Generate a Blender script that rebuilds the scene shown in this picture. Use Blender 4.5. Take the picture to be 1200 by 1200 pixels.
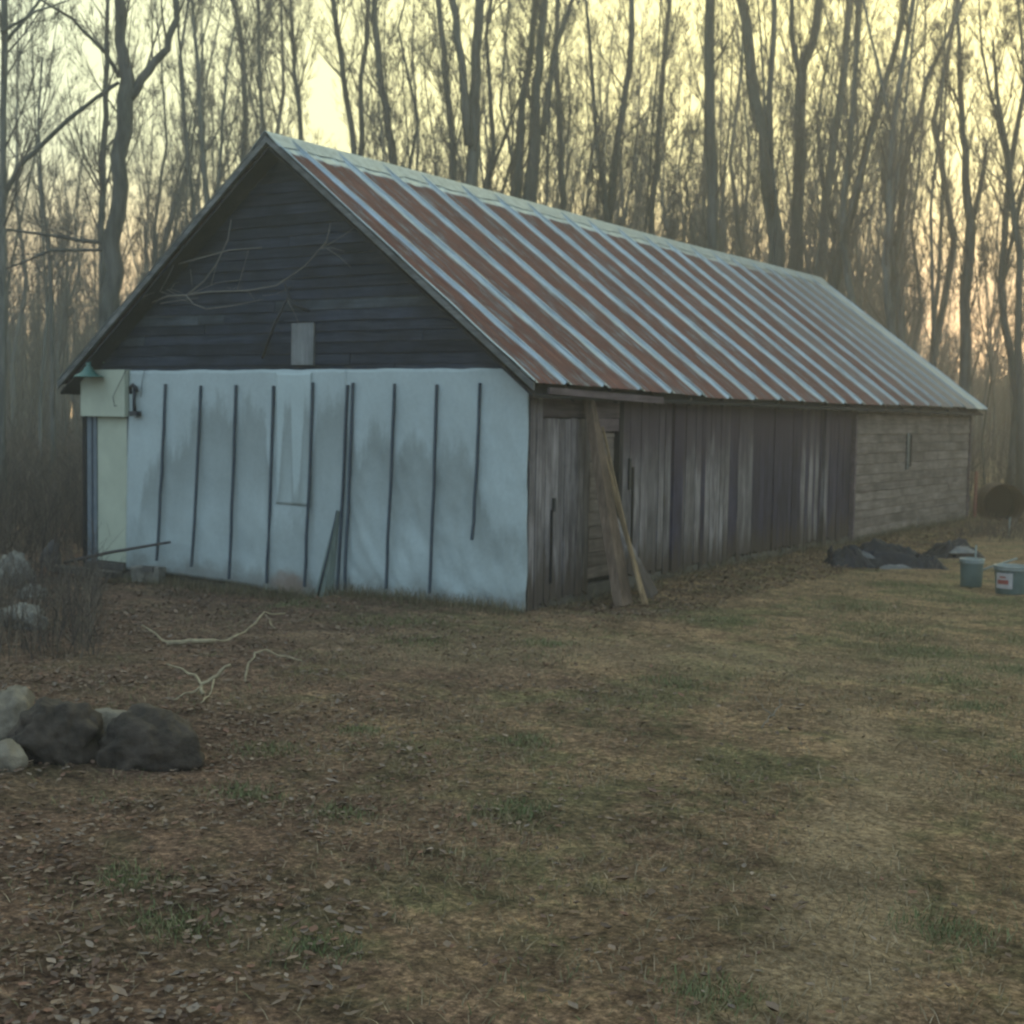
import bpy, math, random
import numpy as np
from mathutils import Vector, Matrix, noise

for o in list(bpy.data.objects):
    bpy.data.objects.remove(o)
scene = bpy.context.scene
col = scene.collection

# ------------------------------------------------------------------ camera
CAM = Vector((7.2686, -11.4088, 1.9351))
yaw, pitch, roll = .5797, -.0693, .0171
fwd = Vector((-math.sin(yaw)*math.cos(pitch), math.cos(yaw)*math.cos(pitch), math.sin(pitch)))
rt0 = Vector((math.cos(yaw), math.sin(yaw), 0)); up0 = rt0.cross(fwd)
rt = math.cos(roll)*rt0+math.sin(roll)*up0; up = -math.sin(roll)*rt0+math.cos(roll)*up0
cd = bpy.data.cameras.new('camera'); cam = bpy.data.objects.new('camera', cd); col.objects.link(cam)
M = Matrix((rt, up, -fwd)).transposed().to_4x4(); M.translation = CAM
cam.matrix_world = M
cd.sensor_width = 36; cd.lens = 48; cd.clip_end = 2000; cd.clip_start = .05
cd.dof.use_dof = True; cd.dof.focus_distance = 5.0; cd.dof.aperture_fstop = 5.0
scene.camera = cam
FH = Vector((-math.sin(yaw), math.cos(yaw), 0)); RH = Vector((math.cos(yaw), math.sin(yaw), 0))

# ------------------------------------------------------------------ sky, sun, exposure
SUN_EL, SUN_AZ = 6.0, -14.0       # azimuth in degrees clockwise from +y
w = bpy.data.worlds.new('World'); scene.world = w; w.use_nodes = True
wn = w.node_tree; wn.nodes.clear()
wo = wn.nodes.new('ShaderNodeOutputWorld'); bg = wn.nodes.new('ShaderNodeBackground')
sky = wn.nodes.new('ShaderNodeTexSky'); sky.sky_type = 'NISHITA'; sky.sun_disc = False
sky.sun_elevation = math.radians(SUN_EL); sky.sun_rotation = math.radians(SUN_AZ)
sky.air_density = 1.0; sky.dust_density = 2.0; sky.ozone_density = 1.0
SKY_STRENGTH = .15
SKY_K = 1.2
bg.inputs['Strength'].default_value = SKY_STRENGTH
EXPOSURE = 1.7
def vm(op, a, b_):
    n = wn.nodes.new('ShaderNodeVectorMath'); n.operation = op
    for q, v in enumerate((a, b_)):
        if isinstance(v, tuple): n.inputs[q].default_value = v
        else: wn.links.new(v, n.inputs[q])
    return n.outputs['Value'] if op == 'DOT_PRODUCT' else n.outputs[0]
# thin high overcast: its brightness levels off to cream towards the sunset and to blue grey away from it
geo = wn.nodes.new('ShaderNodeTexCoord')
e_, a_ = math.radians(SUN_EL), math.radians(SUN_AZ)
sdir = Vector((math.sin(a_)*math.cos(e_), math.cos(a_)*math.cos(e_), math.sin(e_)))
dt = vm('DOT_PRODUCT', geo.outputs['Generated'], tuple(sdir))
rp_ = wn.nodes.new('ShaderNodeValToRGB'); mr = wn.nodes.new('ShaderNodeMapRange'); wn.links.new(dt, mr.inputs[0]); mr.inputs[1].default_value = -1; wn.links.new(mr.outputs[0], rp_.inputs[0])
G_ = 2**-EXPOSURE*SKY_K
CAPS = [(0, (.70, .98, 1.30)), (.5, (.84, 1.03, 1.12)), (.80, (.98, 1.18, .90)), (.89, (1.3, 1.42, .90)), (.955, (1.7, 1.64, .78)), (.99, (1.95, 1.75, .74))]
while len(rp_.color_ramp.elements) < len(CAPS): rp_.color_ramp.elements.new(.5)
for el, (p_, c_) in zip(rp_.color_ramp.elements, CAPS): el.position = p_; el.color = (*[v*G_ for v in c_], 1)
# peach band of the sunset low on the horizon
zz = wn.nodes.new('ShaderNodeSeparateXYZ'); wn.links.new(geo.outputs['Generated'], zz.inputs[0])
zm = wn.nodes.new('ShaderNodeMapRange'); zm.interpolation_type = 'SMOOTHSTEP'; wn.links.new(zz.outputs[2], zm.inputs[0])
for q, v in enumerate((.19, .05, 0, .95)): zm.inputs[q+1].default_value = v
sm = wn.nodes.new('ShaderNodeMapRange'); sm.interpolation_type = 'SMOOTHSTEP'; wn.links.new(dt, sm.inputs[0])
for q, v in enumerate((.3, .97, 0, 1)): sm.inputs[q+1].default_value = v
mm = wn.nodes.new('ShaderNodeMath'); mm.operation = 'MULTIPLY'; wn.links.new(zm.outputs[0], mm.inputs[0]); wn.links.new(sm.outputs[0], mm.inputs[1])
pm_ = wn.nodes.new('ShaderNodeMix'); pm_.data_type = 'RGBA'; wn.links.new(mm.outputs[0], pm_.inputs[0]); wn.links.new(rp_.outputs[0], pm_.inputs[6]); pm_.inputs[7].default_value = (*[v*G_ for v in (2.7, 1.45, .58)], 1)
cap = vm('DIVIDE', pm_.outputs[2], (SKY_STRENGTH,)*3)
soft = vm('DIVIDE', vm('MULTIPLY', cap, sky.outputs[0]), vm('ADD', sky.outputs[0], vm('MULTIPLY', cap, (.1, .1, .1))))
wn.links.new(soft, bg.inputs['Color']); wn.links.new(bg.outputs[0], wo.inputs['Surface'])
sd = bpy.data.lights.new('sun', 'SUN'); sd.energy = .9; sd.angle = math.radians(6); sd.color = (1, .72, .46)
so = bpy.data.objects.new('sun', sd); col.objects.link(so)
so.rotation_euler = (sdir).to_track_quat('Z', 'Y').to_euler(); so.location = (0, 0, 30)
vs = scene.view_settings
scene.display_settings.display_device = 'sRGB'
vs.view_transform = 'Standard'; vs.look = 'None'; vs.exposure = EXPOSURE; vs.gamma = 1.0; vs.use_curve_mapping = False
cy = scene.cycles
cy.use_denoising = True; cy.max_bounces = 5; cy.diffuse_bounces = 2; cy.glossy_bounces = 2
cy.transmission_bounces = 2; cy.volume_bounces = 0; cy.transparent_max_bounces = 4
cy.pixel_filter_type = 'BLACKMAN_HARRIS'; cy.filter_width = 2.2; cy.sample_clamp_indirect = 3
cy.volume_step_rate = 4

# ------------------------------------------------------------------ helpers
def tag(o, label=None, cat=None, group=None, kind=None):
    if label: o['label'] = label
    if cat: o['category'] = cat
    if group: o['group'] = group
    if kind: o['kind'] = kind
    return o
def empty(name, loc, label=None, cat=None, group=None):
    o = bpy.data.objects.new(name, None); col.objects.link(o); o.location = loc; o.empty_display_size = .2
    return tag(o, label, cat, group)
def link(name, me, mat, parent=None, loc=None):
    o = bpy.data.objects.new(name, me); col.objects.link(o)
    if mat is not None and not me.materials: me.materials.append(mat)
    if parent is not None: o.parent = parent
    if loc is not None: o.location = loc
    return o
def mesh(name, vs_, fs, smooth=False):
    me = bpy.data.meshes.new(name); me.from_pydata([tuple(v) for v in vs_], [], fs)
    if smooth: me.polygons.foreach_set('use_smooth', [True]*len(me.polygons))
    me.update(); return me
def np_mesh(name, verts, faces, smooth=False):
    me = bpy.data.meshes.new(name); k = faces.shape[1]
    me.vertices.add(len(verts)); me.vertices.foreach_set('co', np.ascontiguousarray(verts, np.float32).ravel())
    me.loops.add(faces.size); me.loops.foreach_set('vertex_index', np.ascontiguousarray(faces, np.int32).ravel())
    me.polygons.add(len(faces)); me.polygons.foreach_set('loop_start', np.arange(0, faces.size, k, dtype=np.int32))
    if smooth: me.polygons.foreach_set('use_smooth', np.ones(len(faces), bool))
    me.update(calc_edges=True); return me
BOXF = [(0,3,2,1),(4,5,6,7),(0,1,5,4),(1,2,6,5),(2,3,7,6),(3,0,4,7)]
def box_v(x0, x1, y0, y1, z0, z1):
    return [(x0,y0,z0),(x1,y0,z0),(x1,y1,z0),(x0,y1,z0),(x0,y0,z1),(x1,y0,z1),(x1,y1,z1),(x0,y1,z1)]
def box(name, b, mat, parent=None):
    return link(name, mesh(name, box_v(*b), BOXF), mat, parent)
def hexa(name, pts, mat, parent=None):      # 8 corners in box order
    return link(name, mesh(name, pts, BOXF), mat, parent)
def prism(name, poly, a0, a1, axis, mat, parent=None):   # polygon extruded along an axis ('x': poly=(y,z), 'y': poly=(x,z), 'z': poly=(x,y))
    def P(p, a):
        return (a, p[0], p[1]) if axis == 'x' else (p[0], a, p[1]) if axis == 'y' else (p[0], p[1], a)
    n = len(poly); v = [P(p, a0) for p in poly]+[P(p, a1) for p in poly]
    f = [tuple(range(n)), tuple(range(2*n-1, n-1, -1))]+[(i, n+i, n+(i+1) % n, (i+1) % n) for i in range(n)]
    me = mesh(name, v, f)
    import bmesh
    bm = bmesh.new(); bm.from_mesh(me); bmesh.ops.recalc_face_normals(bm, faces=bm.faces); bm.to_mesh(me); bm.free()
    return link(name, me, mat, parent)
def tube_vf(pts, rad, n=8, V=None, Fc=None, cap=True):
    if V is None: V, Fc = [], []
    pts = [Vector(p) for p in pts]; base = len(V); a = None
    for i, p in enumerate(pts):
        d = (pts[min(i+1, len(pts)-1)]-pts[max(i-1, 0)])
        d = d.normalized() if d.length > 1e-6 else Vector((0, 0, 1))
        if a is None: a = d.orthogonal().normalized()
        else:
            a = a-d*a.dot(d); a = a.normalized() if a.length > 1e-4 else d.orthogonal().normalized()
        b = d.cross(a)
        for k in range(n):
            t = 2*math.pi*k/n; V.append(p+(a*math.cos(t)+b*math.sin(t))*rad[i])
    for i in range(len(pts)-1):
        for k in range(n):
            k2 = (k+1) % n
            Fc.append((base+i*n+k, base+i*n+k2, base+(i+1)*n+k2, base+(i+1)*n+k))
    if cap:
        Fc.append(tuple(base+k for k in range(n))[::-1]); Fc.append(tuple(base+(len(pts)-1)*n+k for k in range(n)))
    return V, Fc
def tube(name, pts, rad, mat, parent=None, n=8, smooth=True):
    V, Fc = tube_vf(pts, rad, n); return link(name, mesh(name, V, Fc, smooth), mat, parent)
def seg_arrays(segs):          # (N,8): p0 p1 r0 r1 -> three-sided twigs
    S = np.asarray(segs, float); p0, p1 = S[:, :3], S[:, 3:6]; r0, r1 = S[:, 6:7], S[:, 7:8]
    d = p1-p0; d /= np.maximum(np.linalg.norm(d, axis=1, keepdims=True), 1e-9)
    h = np.where(np.abs(d[:, 2:3]) > .9, np.array([[1., 0, 0]]), np.array([[0, 0, 1.]]))
    a = np.cross(d, h); a /= np.linalg.norm(a, axis=1, keepdims=True); b = np.cross(d, a)
    vs_ = []
    for p, r in ((p0, r0), (p1, r1)):
        for k in range(3):
            t = 2*math.pi*k/3; vs_.append(p+(a*math.cos(t)+b*math.sin(t))*r)
    V = np.stack(vs_, 1).reshape(-1, 3); N = len(S); base = (np.arange(N)*6)[:, None]
    F_ = np.concatenate([base+np.array([[k, (k+1) % 3, 3+(k+1) % 3, 3+k]]) for k in range(3)], 0)
    return V, F_
def twig_arrays(segs, thin):      # hair-thin twigs become single slivers, thicker ones three-sided
    S = np.asarray(segs, float); m = S[:, 6] < thin; V1, F1 = seg_arrays(S[~m]); T_ = S[m]
    p0, p1 = T_[:, :3], T_[:, 3:6]; d = p1-p0; q = np.random.RandomState(len(S)).normal(0, 1, d.shape); a = np.cross(d, q); a /= np.maximum(np.linalg.norm(a, axis=1, keepdims=True), 1e-9)
    w0, w1 = a*T_[:, 6:7]*1.15, a*T_[:, 7:8]*1.15; V2 = np.stack([p0-w0, p0+w0, p1+w1, p1-w1], 1).reshape(-1, 3); n = len(T_)
    return np.concatenate([V1, V2]), np.concatenate([F1, len(V1)+(np.arange(n)*4)[:, None]+np.array([[0, 1, 2, 3]])])
def fbm(x, y, z=0, o=4):
    return noise.fractal(Vector((x, y, z)), 1.0, 2.0, o)

# ------------------------------------------------------------------ materials
class NT:
    def __init__(s, name, rough=.85, spec=.2):
        s.m = bpy.data.materials.new(name); s.m.use_nodes = True; s.t = s.m.node_tree; s.n = s.t.nodes; s.l = s.t.links
        s.b = s.n['Principled BSDF']; s.b.inputs['Roughness'].default_value = rough
        s.b.inputs['Specular IOR Level'].default_value = spec
        s.tc = s.n.new('ShaderNodeTexCoord')
    def map(s, scale=(1,1,1), loc=(0,0,0), rnd=0):
        m = s.n.new('ShaderNodeMapping'); m.inputs['Scale'].default_value = scale; m.inputs['Location'].default_value = loc
        s.l.new(s.tc.outputs['Object'], m.inputs['Vector'])
        if rnd:
            oi = s.n.new('ShaderNodeObjectInfo'); mu = s.math('MULTIPLY', oi.outputs['Random'], rnd)
            s.l.new(mu, m.inputs['Location'])
        return m.outputs[0]
    def noise(s, vec, scale=5, detail=5, rough=.6, dist=0):
        n = s.n.new('ShaderNodeTexNoise'); n.inputs['Scale'].default_value = scale; n.inputs['Detail'].default_value = detail
        n.inputs['Roughness'].default_value = rough; n.inputs['Distortion'].default_value = dist
        s.l.new(vec, n.inputs['Vector']); return n.outputs[0]
    def voro(s, vec, scale=5, feat='F1', out=0):
        n = s.n.new('ShaderNodeTexVoronoi'); n.feature = feat; n.inputs['Scale'].default_value = scale
        s.l.new(vec, n.inputs['Vector']); return n.outputs[out]
    def ramp(s, fac, stops, interp='LINEAR'):
        r = s.n.new('ShaderNodeValToRGB'); r.color_ramp.interpolation = interp; e = r.color_ramp.elements
        while len(e) < len(stops): e.new(.5)
        for k, (p, c) in enumerate(stops):
            e[k].position = p; c = (c, c, c) if not isinstance(c, (tuple, list)) else c; e[k].color = (*c[:3], 1)
        s.l.new(fac, r.inputs[0]); return r.outputs[0]
    def mix(s, fac, a, b, mode='MIX'):
        m = s.n.new('ShaderNodeMix'); m.data_type = 'RGBA'; m.blend_type = mode
        for q, v in ((0, fac), (6, a), (7, b)):
            sock = m.inputs[q]
            if isinstance(v, (int, float)): sock.default_value = v if q == 0 else (v, v, v, 1)
            elif isinstance(v, tuple): sock.default_value = (*v, 1)
            else: s.l.new(v, sock)
        return m.outputs[2]
    def math(s, op, a, b=None, c=None, clamp=False):
        m = s.n.new('ShaderNodeMath'); m.operation = op; m.use_clamp = clamp
        for k, v in enumerate((a, b, c)):
            if v is None: continue
            if isinstance(v, (int, float)): m.inputs[k].default_value = v
            else: s.l.new(v, m.inputs[k])
        return m.outputs[0]
    def maprange(s, v, a, b, c=0, d=1, smooth=False):
        m = s.n.new('ShaderNodeMapRange'); s.l.new(v, m.inputs[0])
        if smooth: m.interpolation_type = 'SMOOTHSTEP'
        for k, x in enumerate((a, b, c, d)): m.inputs[k+1].default_value = x
        return m.outputs[0]
    def xyz(s, vec=None):
        x = s.n.new('ShaderNodeSeparateXYZ'); s.l.new(vec or s.tc.outputs['Object'], x.inputs[0]); return x.outputs
    def rand(s):
        return s.n.new('ShaderNodeObjectInfo').outputs['Random']
    def color(s, c):
        if isinstance(c, tuple): s.b.inputs['Base Color'].default_value = (*c, 1)
        else: s.l.new(c, s.b.inputs['Base Color'])
        return s
    def bump(s, h, strength=.5, dist=.01):
        b = s.n.new('ShaderNodeBump'); b.inputs['Strength'].default_value = strength; b.inputs['Distance'].default_value = dist
        s.l.new(h, b.inputs['Height']); s.l.new(b.outputs[0], s.b.inputs['Normal']); return s

def wood(name, c_dark, c_light, axis='z', vary=.5, stain=None, rough=.9):
    k = NT(name, rough, .15)
    st = {'z': (1, 1, .06), 'x': (.06, 1, 1), 'y': (1, .06, 1)}[axis]
    g = k.noise(k.map(st, rnd=40), 30, 6, .7, .4)
    g2 = k.noise(k.map(st, rnd=40), 7, 4, .6, .3)
    bl = k.noise(k.map((1,1,1), rnd=9), 2.2, 4, .6)
    c = k.mix(k.ramp(g, [(.36, 0.0), (.64, 1.0)]), c_dark, c_light)
    c = k.mix(k.maprange(g2, .35, .65), c, k.mix(.5, c, c_dark))
    c = k.mix(.6, c, k.ramp(bl, [(.34, .35), (.66, 1.3)]), 'MULTIPLY')
    v = k.maprange(k.rand(), 0, 1, 1-vary, 1+vary*.8)
    c = k.mix(1.0, c, k.ramp(v, [(0, 0.0), (1, 1.0)]), 'MULTIPLY') if vary else c
    if stain: c = stain(k, c)
    k.color(c); k.bump(g, .6, .004); return k.m

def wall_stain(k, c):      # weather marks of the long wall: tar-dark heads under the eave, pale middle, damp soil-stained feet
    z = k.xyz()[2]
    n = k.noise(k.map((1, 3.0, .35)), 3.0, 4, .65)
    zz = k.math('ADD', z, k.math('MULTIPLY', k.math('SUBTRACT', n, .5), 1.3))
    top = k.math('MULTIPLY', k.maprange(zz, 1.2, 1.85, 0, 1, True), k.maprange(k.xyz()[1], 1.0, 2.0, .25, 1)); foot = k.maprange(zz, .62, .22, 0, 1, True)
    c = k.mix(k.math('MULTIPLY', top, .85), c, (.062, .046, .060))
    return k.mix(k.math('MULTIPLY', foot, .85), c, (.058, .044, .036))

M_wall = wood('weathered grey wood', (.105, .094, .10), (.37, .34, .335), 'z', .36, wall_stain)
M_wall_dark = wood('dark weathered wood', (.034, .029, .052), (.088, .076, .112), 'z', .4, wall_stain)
M_gable = wood('dark gable boards', (.022, .030, .046), (.060, .069, .092), 'x', .3)  # dark bluish tone for the gable boards
M_gable_grey = wood('worn grey gable boards', (.045, .055, .066), (.105, .12, .135), 'x', .15)
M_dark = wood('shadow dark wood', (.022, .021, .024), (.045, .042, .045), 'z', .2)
M_fascia = wood('pale grey fascia', (.11, .115, .11), (.25, .25, .235), 'x', .15)
M_header = wood('dark header board', (0.083, 0.063, 0.069), (0.181, 0.143, 0.150), 'y', .25)
M_hside = wood('pale horizontal wall boards', (.14, .112, .098), (.29, .245, .215), 'y', .22)
M_split = wood('fresh split yellow wood', (.22, .15, .085), (.44, .33, .20), 'z', .1)
M_slab = wood('dark bark slab', (.075, .053, .040), (.22, .16, .12), 'z', 0)
M_patch = wood('bare grey board', (.17, .18, .18), (.30, .31, .30), 'z', 0)
M_gaunt = wood('old pole wood', (.07, .06, .05), (.15, .13, .11), 'x', .1)

def plain0(name, a, b):
    k = NT(name, .5, .4); k.color(k.ramp(k.noise(k.map((.5, 3, .5)), 6, 6, .7), [(.3, a), (.7, b)])); k.b.inputs['Metallic'].default_value = .3; return k.m
def panel_mat():
    k = NT('rusted galvanised steel', .45, .5)
    uv = k.n.new('ShaderNodeUVMap'); x = k.xyz(uv.outputs[0])
    oc = k.n.new('ShaderNodeObjectInfo').outputs['Color']; ocx = k.xyz(oc)
    edge = k.math('ABSOLUTE', k.math('SUBTRACT', x[0], .5))            # 0 centre .. .5 seam
    n1 = k.noise(k.map((1, 1.2, 1)), 2.4, 6, .7); n2 = k.noise(k.map((.25, 9, .25)), 4.5, 5, .7)
    wob = k.math('MULTIPLY', k.math('SUBTRACT', n2, .5), .34)
    wob = k.math('ADD', wob, k.math('MULTIPLY', k.math('SUBTRACT', n1, .5), .10))
    m = k.maprange(k.math('ADD', edge, wob), .325, .41, 1, 0, True)
    top = k.maprange(k.math('ADD', x[1], k.math('MULTIPLY', k.math('SUBTRACT', n1, .5), .05)), .915, .935, 1, 0, True)
    m = k.math('MULTIPLY', m, top)
    n3 = k.noise(k.map((.35, 3, .35)), 6, 6, .75)
    m = k.math('MULTIPLY', m, k.maprange(n3, .34, .47, .45, 1))
    m = k.math('MULTIPLY', m, ocx[0])
    rust = k.ramp(n3, [(.34, (.050, .032, .032)), (.5, (.118, .056, .048)), (.66, (.20, .095, .074))])
    zn = k.ramp(k.noise(k.map((.6, 4, .6)), 5, 5, .7), [(.3, (.24, .30, .33)), (.7, (.46, .54, .59))])
    fade = k.mix(ocx[1], zn, (.17, .165, .16))
    c = k.mix(m, fade, rust); c = k.mix(.4, c, k.ramp(k.noise(k.map(rnd=30), 1.1, 4, .6), [(.35, .72), (.65, 1.15)]), 'MULTIPLY')
    k.color(c); k.l.new(k.maprange(m, 0, 1, .35, .04), k.b.inputs['Specular IOR Level']); k.l.new(k.maprange(m, 0, 1, .42, .95), k.b.inputs['Roughness'])
    k.l.new(k.maprange(m, 0, 1, .45, 0.0), k.b.inputs['Metallic'])
    k.bump(k.noise(k.map(), 14, 4, .6), .25, .004)
    return k.m
M_roof = panel_mat()
k = NT('galvanised ridge steel', .45, .5)
n1 = k.noise(k.map(), 9, 6, .75)
k.color(k.ramp(n1, [(.3, (.17, .21, .24)), (.55, (.29, .35, .39)), (.8, (.37, .43, .46))])); k.b.inputs['Metallic'].default_value = .4
k.bump(n1, .3, .01); M_ridge = k.m
M_zinc = plain0('weathered zinc seam', (.20, .25, .28), (.44, .51, .55))

def sheet_mat(name, tint, stains=True, tops=None):
    k = NT(name, .55, .35); X = k.xyz()
    base = k.ramp(k.noise(k.map(), 1.6, 5, .6), [(.3, tuple(t*.86 for t in tint)), (.7, tint)])
    if stains:
        tops = tops or [(-5.6, .5), (-5.45, 1.2), (-5.1, 1.5), (-4.85, 1.5), (-4.6, 1.95), (-4.2, 2.1), (-4.0, 1.85), (-3.75, 2.1), (-3.5, 1.9), (-3.36, .8), (-2.85, .8), (-2.72, 2.05), (-2.35, 2.1), (-2.15, 1.5), (-2.0, 1.85), (-1.75, 1.8), (-1.6, 1.5), (-1.4, 1.8), (-1.15, 1.55), (-1.0, 1.6), (-.8, 1.7), (-.6, 1.4), (-.45, .9), (-.2, .7)]
        fx = k.maprange(X[0], -5.8, 0)
        tp = k.ramp(fx, [((x+5.8)/5.8, z/2.5) for x, z in tops])
        nz = k.noise(k.map((3.2, 1, .7)), 3.2, 5, .6)
        h = k.math('SUBTRACT', k.math('MULTIPLY', tp, 2.5), k.math('ADD', X[2], k.math('MULTIPLY', k.math('SUBTRACT', nz, .5), .65)))
        a = k.maprange(k.math('ADD', h, k.math('MULTIPLY', k.math('SUBTRACT', k.noise(k.map((1, 1, .5)), 9, 6, .75), .5), .5)), -.14, .24, 0, 1, True); fade = k.maprange(h, 0, 1.2, 1, .2)
        lo = k.maprange(X[2], .35, 1.0, .5, 1)
        s = k.math('MULTIPLY', k.math('MULTIPLY', a, fade), lo)
        base = k.mix(k.math('MULTIPLY', s, .85), base, (.24, .275, .26))
    ft = k.maprange(k.math('ADD', X[2], k.math('MULTIPLY', k.math('SUBTRACT', k.noise(k.map((1, 1, 1)), 3.5, 6, .7), .5), .55)), .26, .0, 0, 1, True)
    base = k.mix(k.math('MULTIPLY', ft, .55), base, (.14, .12, .095))
    d = k.math('ADD', k.math('POWER', k.math('MULTIPLY', k.math('ADD', X[0], 3.12), 2.6), 2), k.math('POWER', k.math('MULTIPLY', k.math('SUBTRACT', X[2], .04), 5), 2))
    rs = k.maprange(k.math('ADD', d, k.math('MULTIPLY', k.noise(k.map(), 9, 4), .9)), .5, 1.3, 1, 0, True)
    base = k.mix(k.math('MULTIPLY', rs, .5), base, (.25, .12, .06))
    g = k.noise(k.map(), 26, 4, .7)
    base = k.mix(.25, base, k.ramp(g, [(.3, .6), (.7, 1.1)]), 'MULTIPLY')
    k.color(base); k.bump(k.noise(k.map(), 5, 4, .55, .6), .25, .012); return k.m
M_sheet = sheet_mat('bluish white building sheet', (.47, .55, .54))
M_sheet2 = sheet_mat('yellowed sheet patch', (.50, .59, .575), True, [(-3.4, .5), (-3.3, 1.0), (-3.2, 2.0), (-3.1, 2.1), (-3.06, 1.0), (-2.98, 1.1), (-2.9, 2.05), (-2.8, 2.1)])
M_flap = plain0('torn sheet edge', (.13, .17, .15), (.25, .31, .27))

def plain(name, a, b, scale=6, rough=.8, spec=.3, metal=0, bump=.3, bd=.01, rnd=0):
    k = NT(name, rough, spec); g = k.noise(k.map(rnd=10), scale, 6, .65)
    c = k.ramp(g, [(.3, a), (.7, b)])
    if rnd:
        c = k.mix(1.0, c, k.ramp(k.maprange(k.rand(), 0, 1, 1-rnd, 1), [(0, 0.0), (1, 1.0)]), 'MULTIPLY')
    k.color(c); k.b.inputs['Metallic'].default_value = metal; k.bump(g, bump, bd); return k.m
M_door = plain('cream door paint', (.42, .455, .35), (.52, .56, .43), 3, .6)
M_frame = plain('grey blue frame paint', (.12, .15, .17), (.20, .23, .25), 6, .7)
M_conc = plain('damp concrete', (.075, .07, .065), (.13, .12, .105), 7, .9, bump=.6)
M_batten = plain('dark batten', (.05, .07, .09), (.08, .105, .13), 20, .8)
M_green = plain('green enamel', (.03, .11, .095), (.055, .16, .13), 8, .4, .5)
M_black = plain('black iron', (.02, .023, .028), (.045, .048, .055), 20, .6, .4, .3)
M_tarp = plain('black plastic tarp', (.006, .006, .010), (.016, .018, .028), 3, .6, .25, bump=.8, bd=.06)
M_tarp_edge = plain('grey tarp underside', (.10, .105, .105), (.2, .2, .19), 4, .6, bump=.5, bd=.03)
M_bucket = plain('blue green plastic', (.05, .095, .09), (.10, .155, .15), 3, .45, .45)
M_bucket_rim = plain('pale bucket rim', (.15, .19, .18), (.25, .29, .27), 9, .5)
M_lab = plain('white paper label', (.32, .31, .30), (.5, .47, .45), 9, .7)
M_labred = plain('red print', (.25, .06, .05), (.34, .09, .07), 9, .7)
M_rock_dark = plain('dark fieldstone', (.014, .011, .009), (.095, .072, .054), 6, .9, bump=1, bd=.03)
M_rock = plain('pale sandstone', (.07, .058, .042), (.26, .22, .165), 6, .9, bump=1, bd=.03)
M_rock_grey = plain('pale grey stone', (.10, .095, .08), (.27, .25, .21), 8, .9, bump=1, bd=.03)
M_rust = plain('dark rusty steel', (.035, .026, .022), (.10, .062, .045), 6, .85, bump=.5)
M_red = plain('dull red paint', (.13, .045, .035), (.20, .075, .055), 6, .8)
M_twig = plain('bleached broken wood', (.16, .125, .08), (.42, .35, .22), 14, .85)
M_vine = plain('dry grey vine', (.13, .12, .10), (.22, .20, .17), 20, .9)
M_stick = plain('dark weathered stick', (.045, .04, .04), (.10, .085, .08), 14, .9)
k = NT('bark', .95, .08)
g = k.noise(k.map((1, 1, .18), rnd=30), 9, 6, .7); big = k.noise(k.map(rnd=30), .8, 3)
c = k.ramp(g, [(.3, (0.088, 0.080, 0.069)), (.7, (0.248, 0.232, 0.200))])
c = k.mix(.5, c, k.ramp(big, [(.3, (.6, .8, .75)), (.7, (1.1, 1.15, 1.2))]), 'MULTIPLY')
c = k.mix(1.0, c, k.ramp(k.maprange(k.rand(), 0, 1, .55, 1), [(0, 0.0), (1, 1.0)]), 'MULTIPLY')
k.color(c); k.bump(g, .8, .02); M_bark = k.m
M_branch = plain('twig bark', (0.098, 0.084, 0.072), (0.180, 0.158, 0.135), 3, .95, .05, bump=0)
M_far = plain('far wood bark', (0.112, 0.093, 0.075), (0.195, 0.162, 0.132), 1.2, .95, .05, bump=0)

def attr_mat(name, rough=.9, trans=.0):
    k = NT(name, rough, .12); a = k.n.new('ShaderNodeAttribute'); a.attribute_name = 'tint'
    k.color(a.outputs['Color']); return k.m
M_leaf = attr_mat('dead leaves'); M_grass = attr_mat('dry and green grass'); M_brush = attr_mat('brush stems')
def set_tint(me, cols, per):       # cols (N,3) per piece, per = loops in each piece
    at = me.color_attributes.new('tint', 'FLOAT_COLOR', 'CORNER')
    c = np.repeat(np.concatenate([cols, np.ones((len(cols), 1))], 1), per, axis=0)
    at.data.foreach_set('color', c.astype(np.float32).ravel())

k = NT('yard soil and thatch', .97, .08)
X = k.xyz()
warp = k.noise(k.map(), .55, 5, .6); fine = k.noise(k.map(), 24, 8, .75); mid = k.noise(k.map((1, 1, 1), (7, 3, 0)), 3.2, 6, .7)
W1 = (4.9, -4.3, 5.7, -7.4)
soil = k.ramp(fine, [(.36, (0.072, 0.049, 0.038)), (.5, (0.167, 0.116, 0.086)), (.66, (0.361, 0.256, 0.184))])
thatch = k.ramp(fine, [(.36, (0.118, 0.091, 0.054)), (.5, (0.257, 0.195, 0.120)), (.66, (0.475, 0.355, 0.224))])
green = k.ramp(fine, [(.36, (0.067, 0.074, 0.042)), (.5, (0.142, 0.148, 0.077)), (.66, (0.266, 0.247, 0.136))])
along = k.math('ADD', k.math('MULTIPLY', X[0], .16), k.math('MULTIPLY', X[1], .10))      # more grass to the right and near the barn
f = k.maprange(k.math('ADD', k.math('ADD', along, k.math('MULTIPLY', k.math('SUBTRACT', warp, .5), 2.4)), k.math('MULTIPLY', k.math('SUBTRACT', mid, .5), 1.6)), -.5, .75, 0, 1, True)
c = k.mix(f, soil, thatch)
gm = k.maprange(k.math('ADD', k.noise(k.map((1, 1, 1), (31, 5, 0)), .9, 5, .7), k.math('MULTIPLY', mid, .35)), .64, .78, 0, .8, True)
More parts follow.
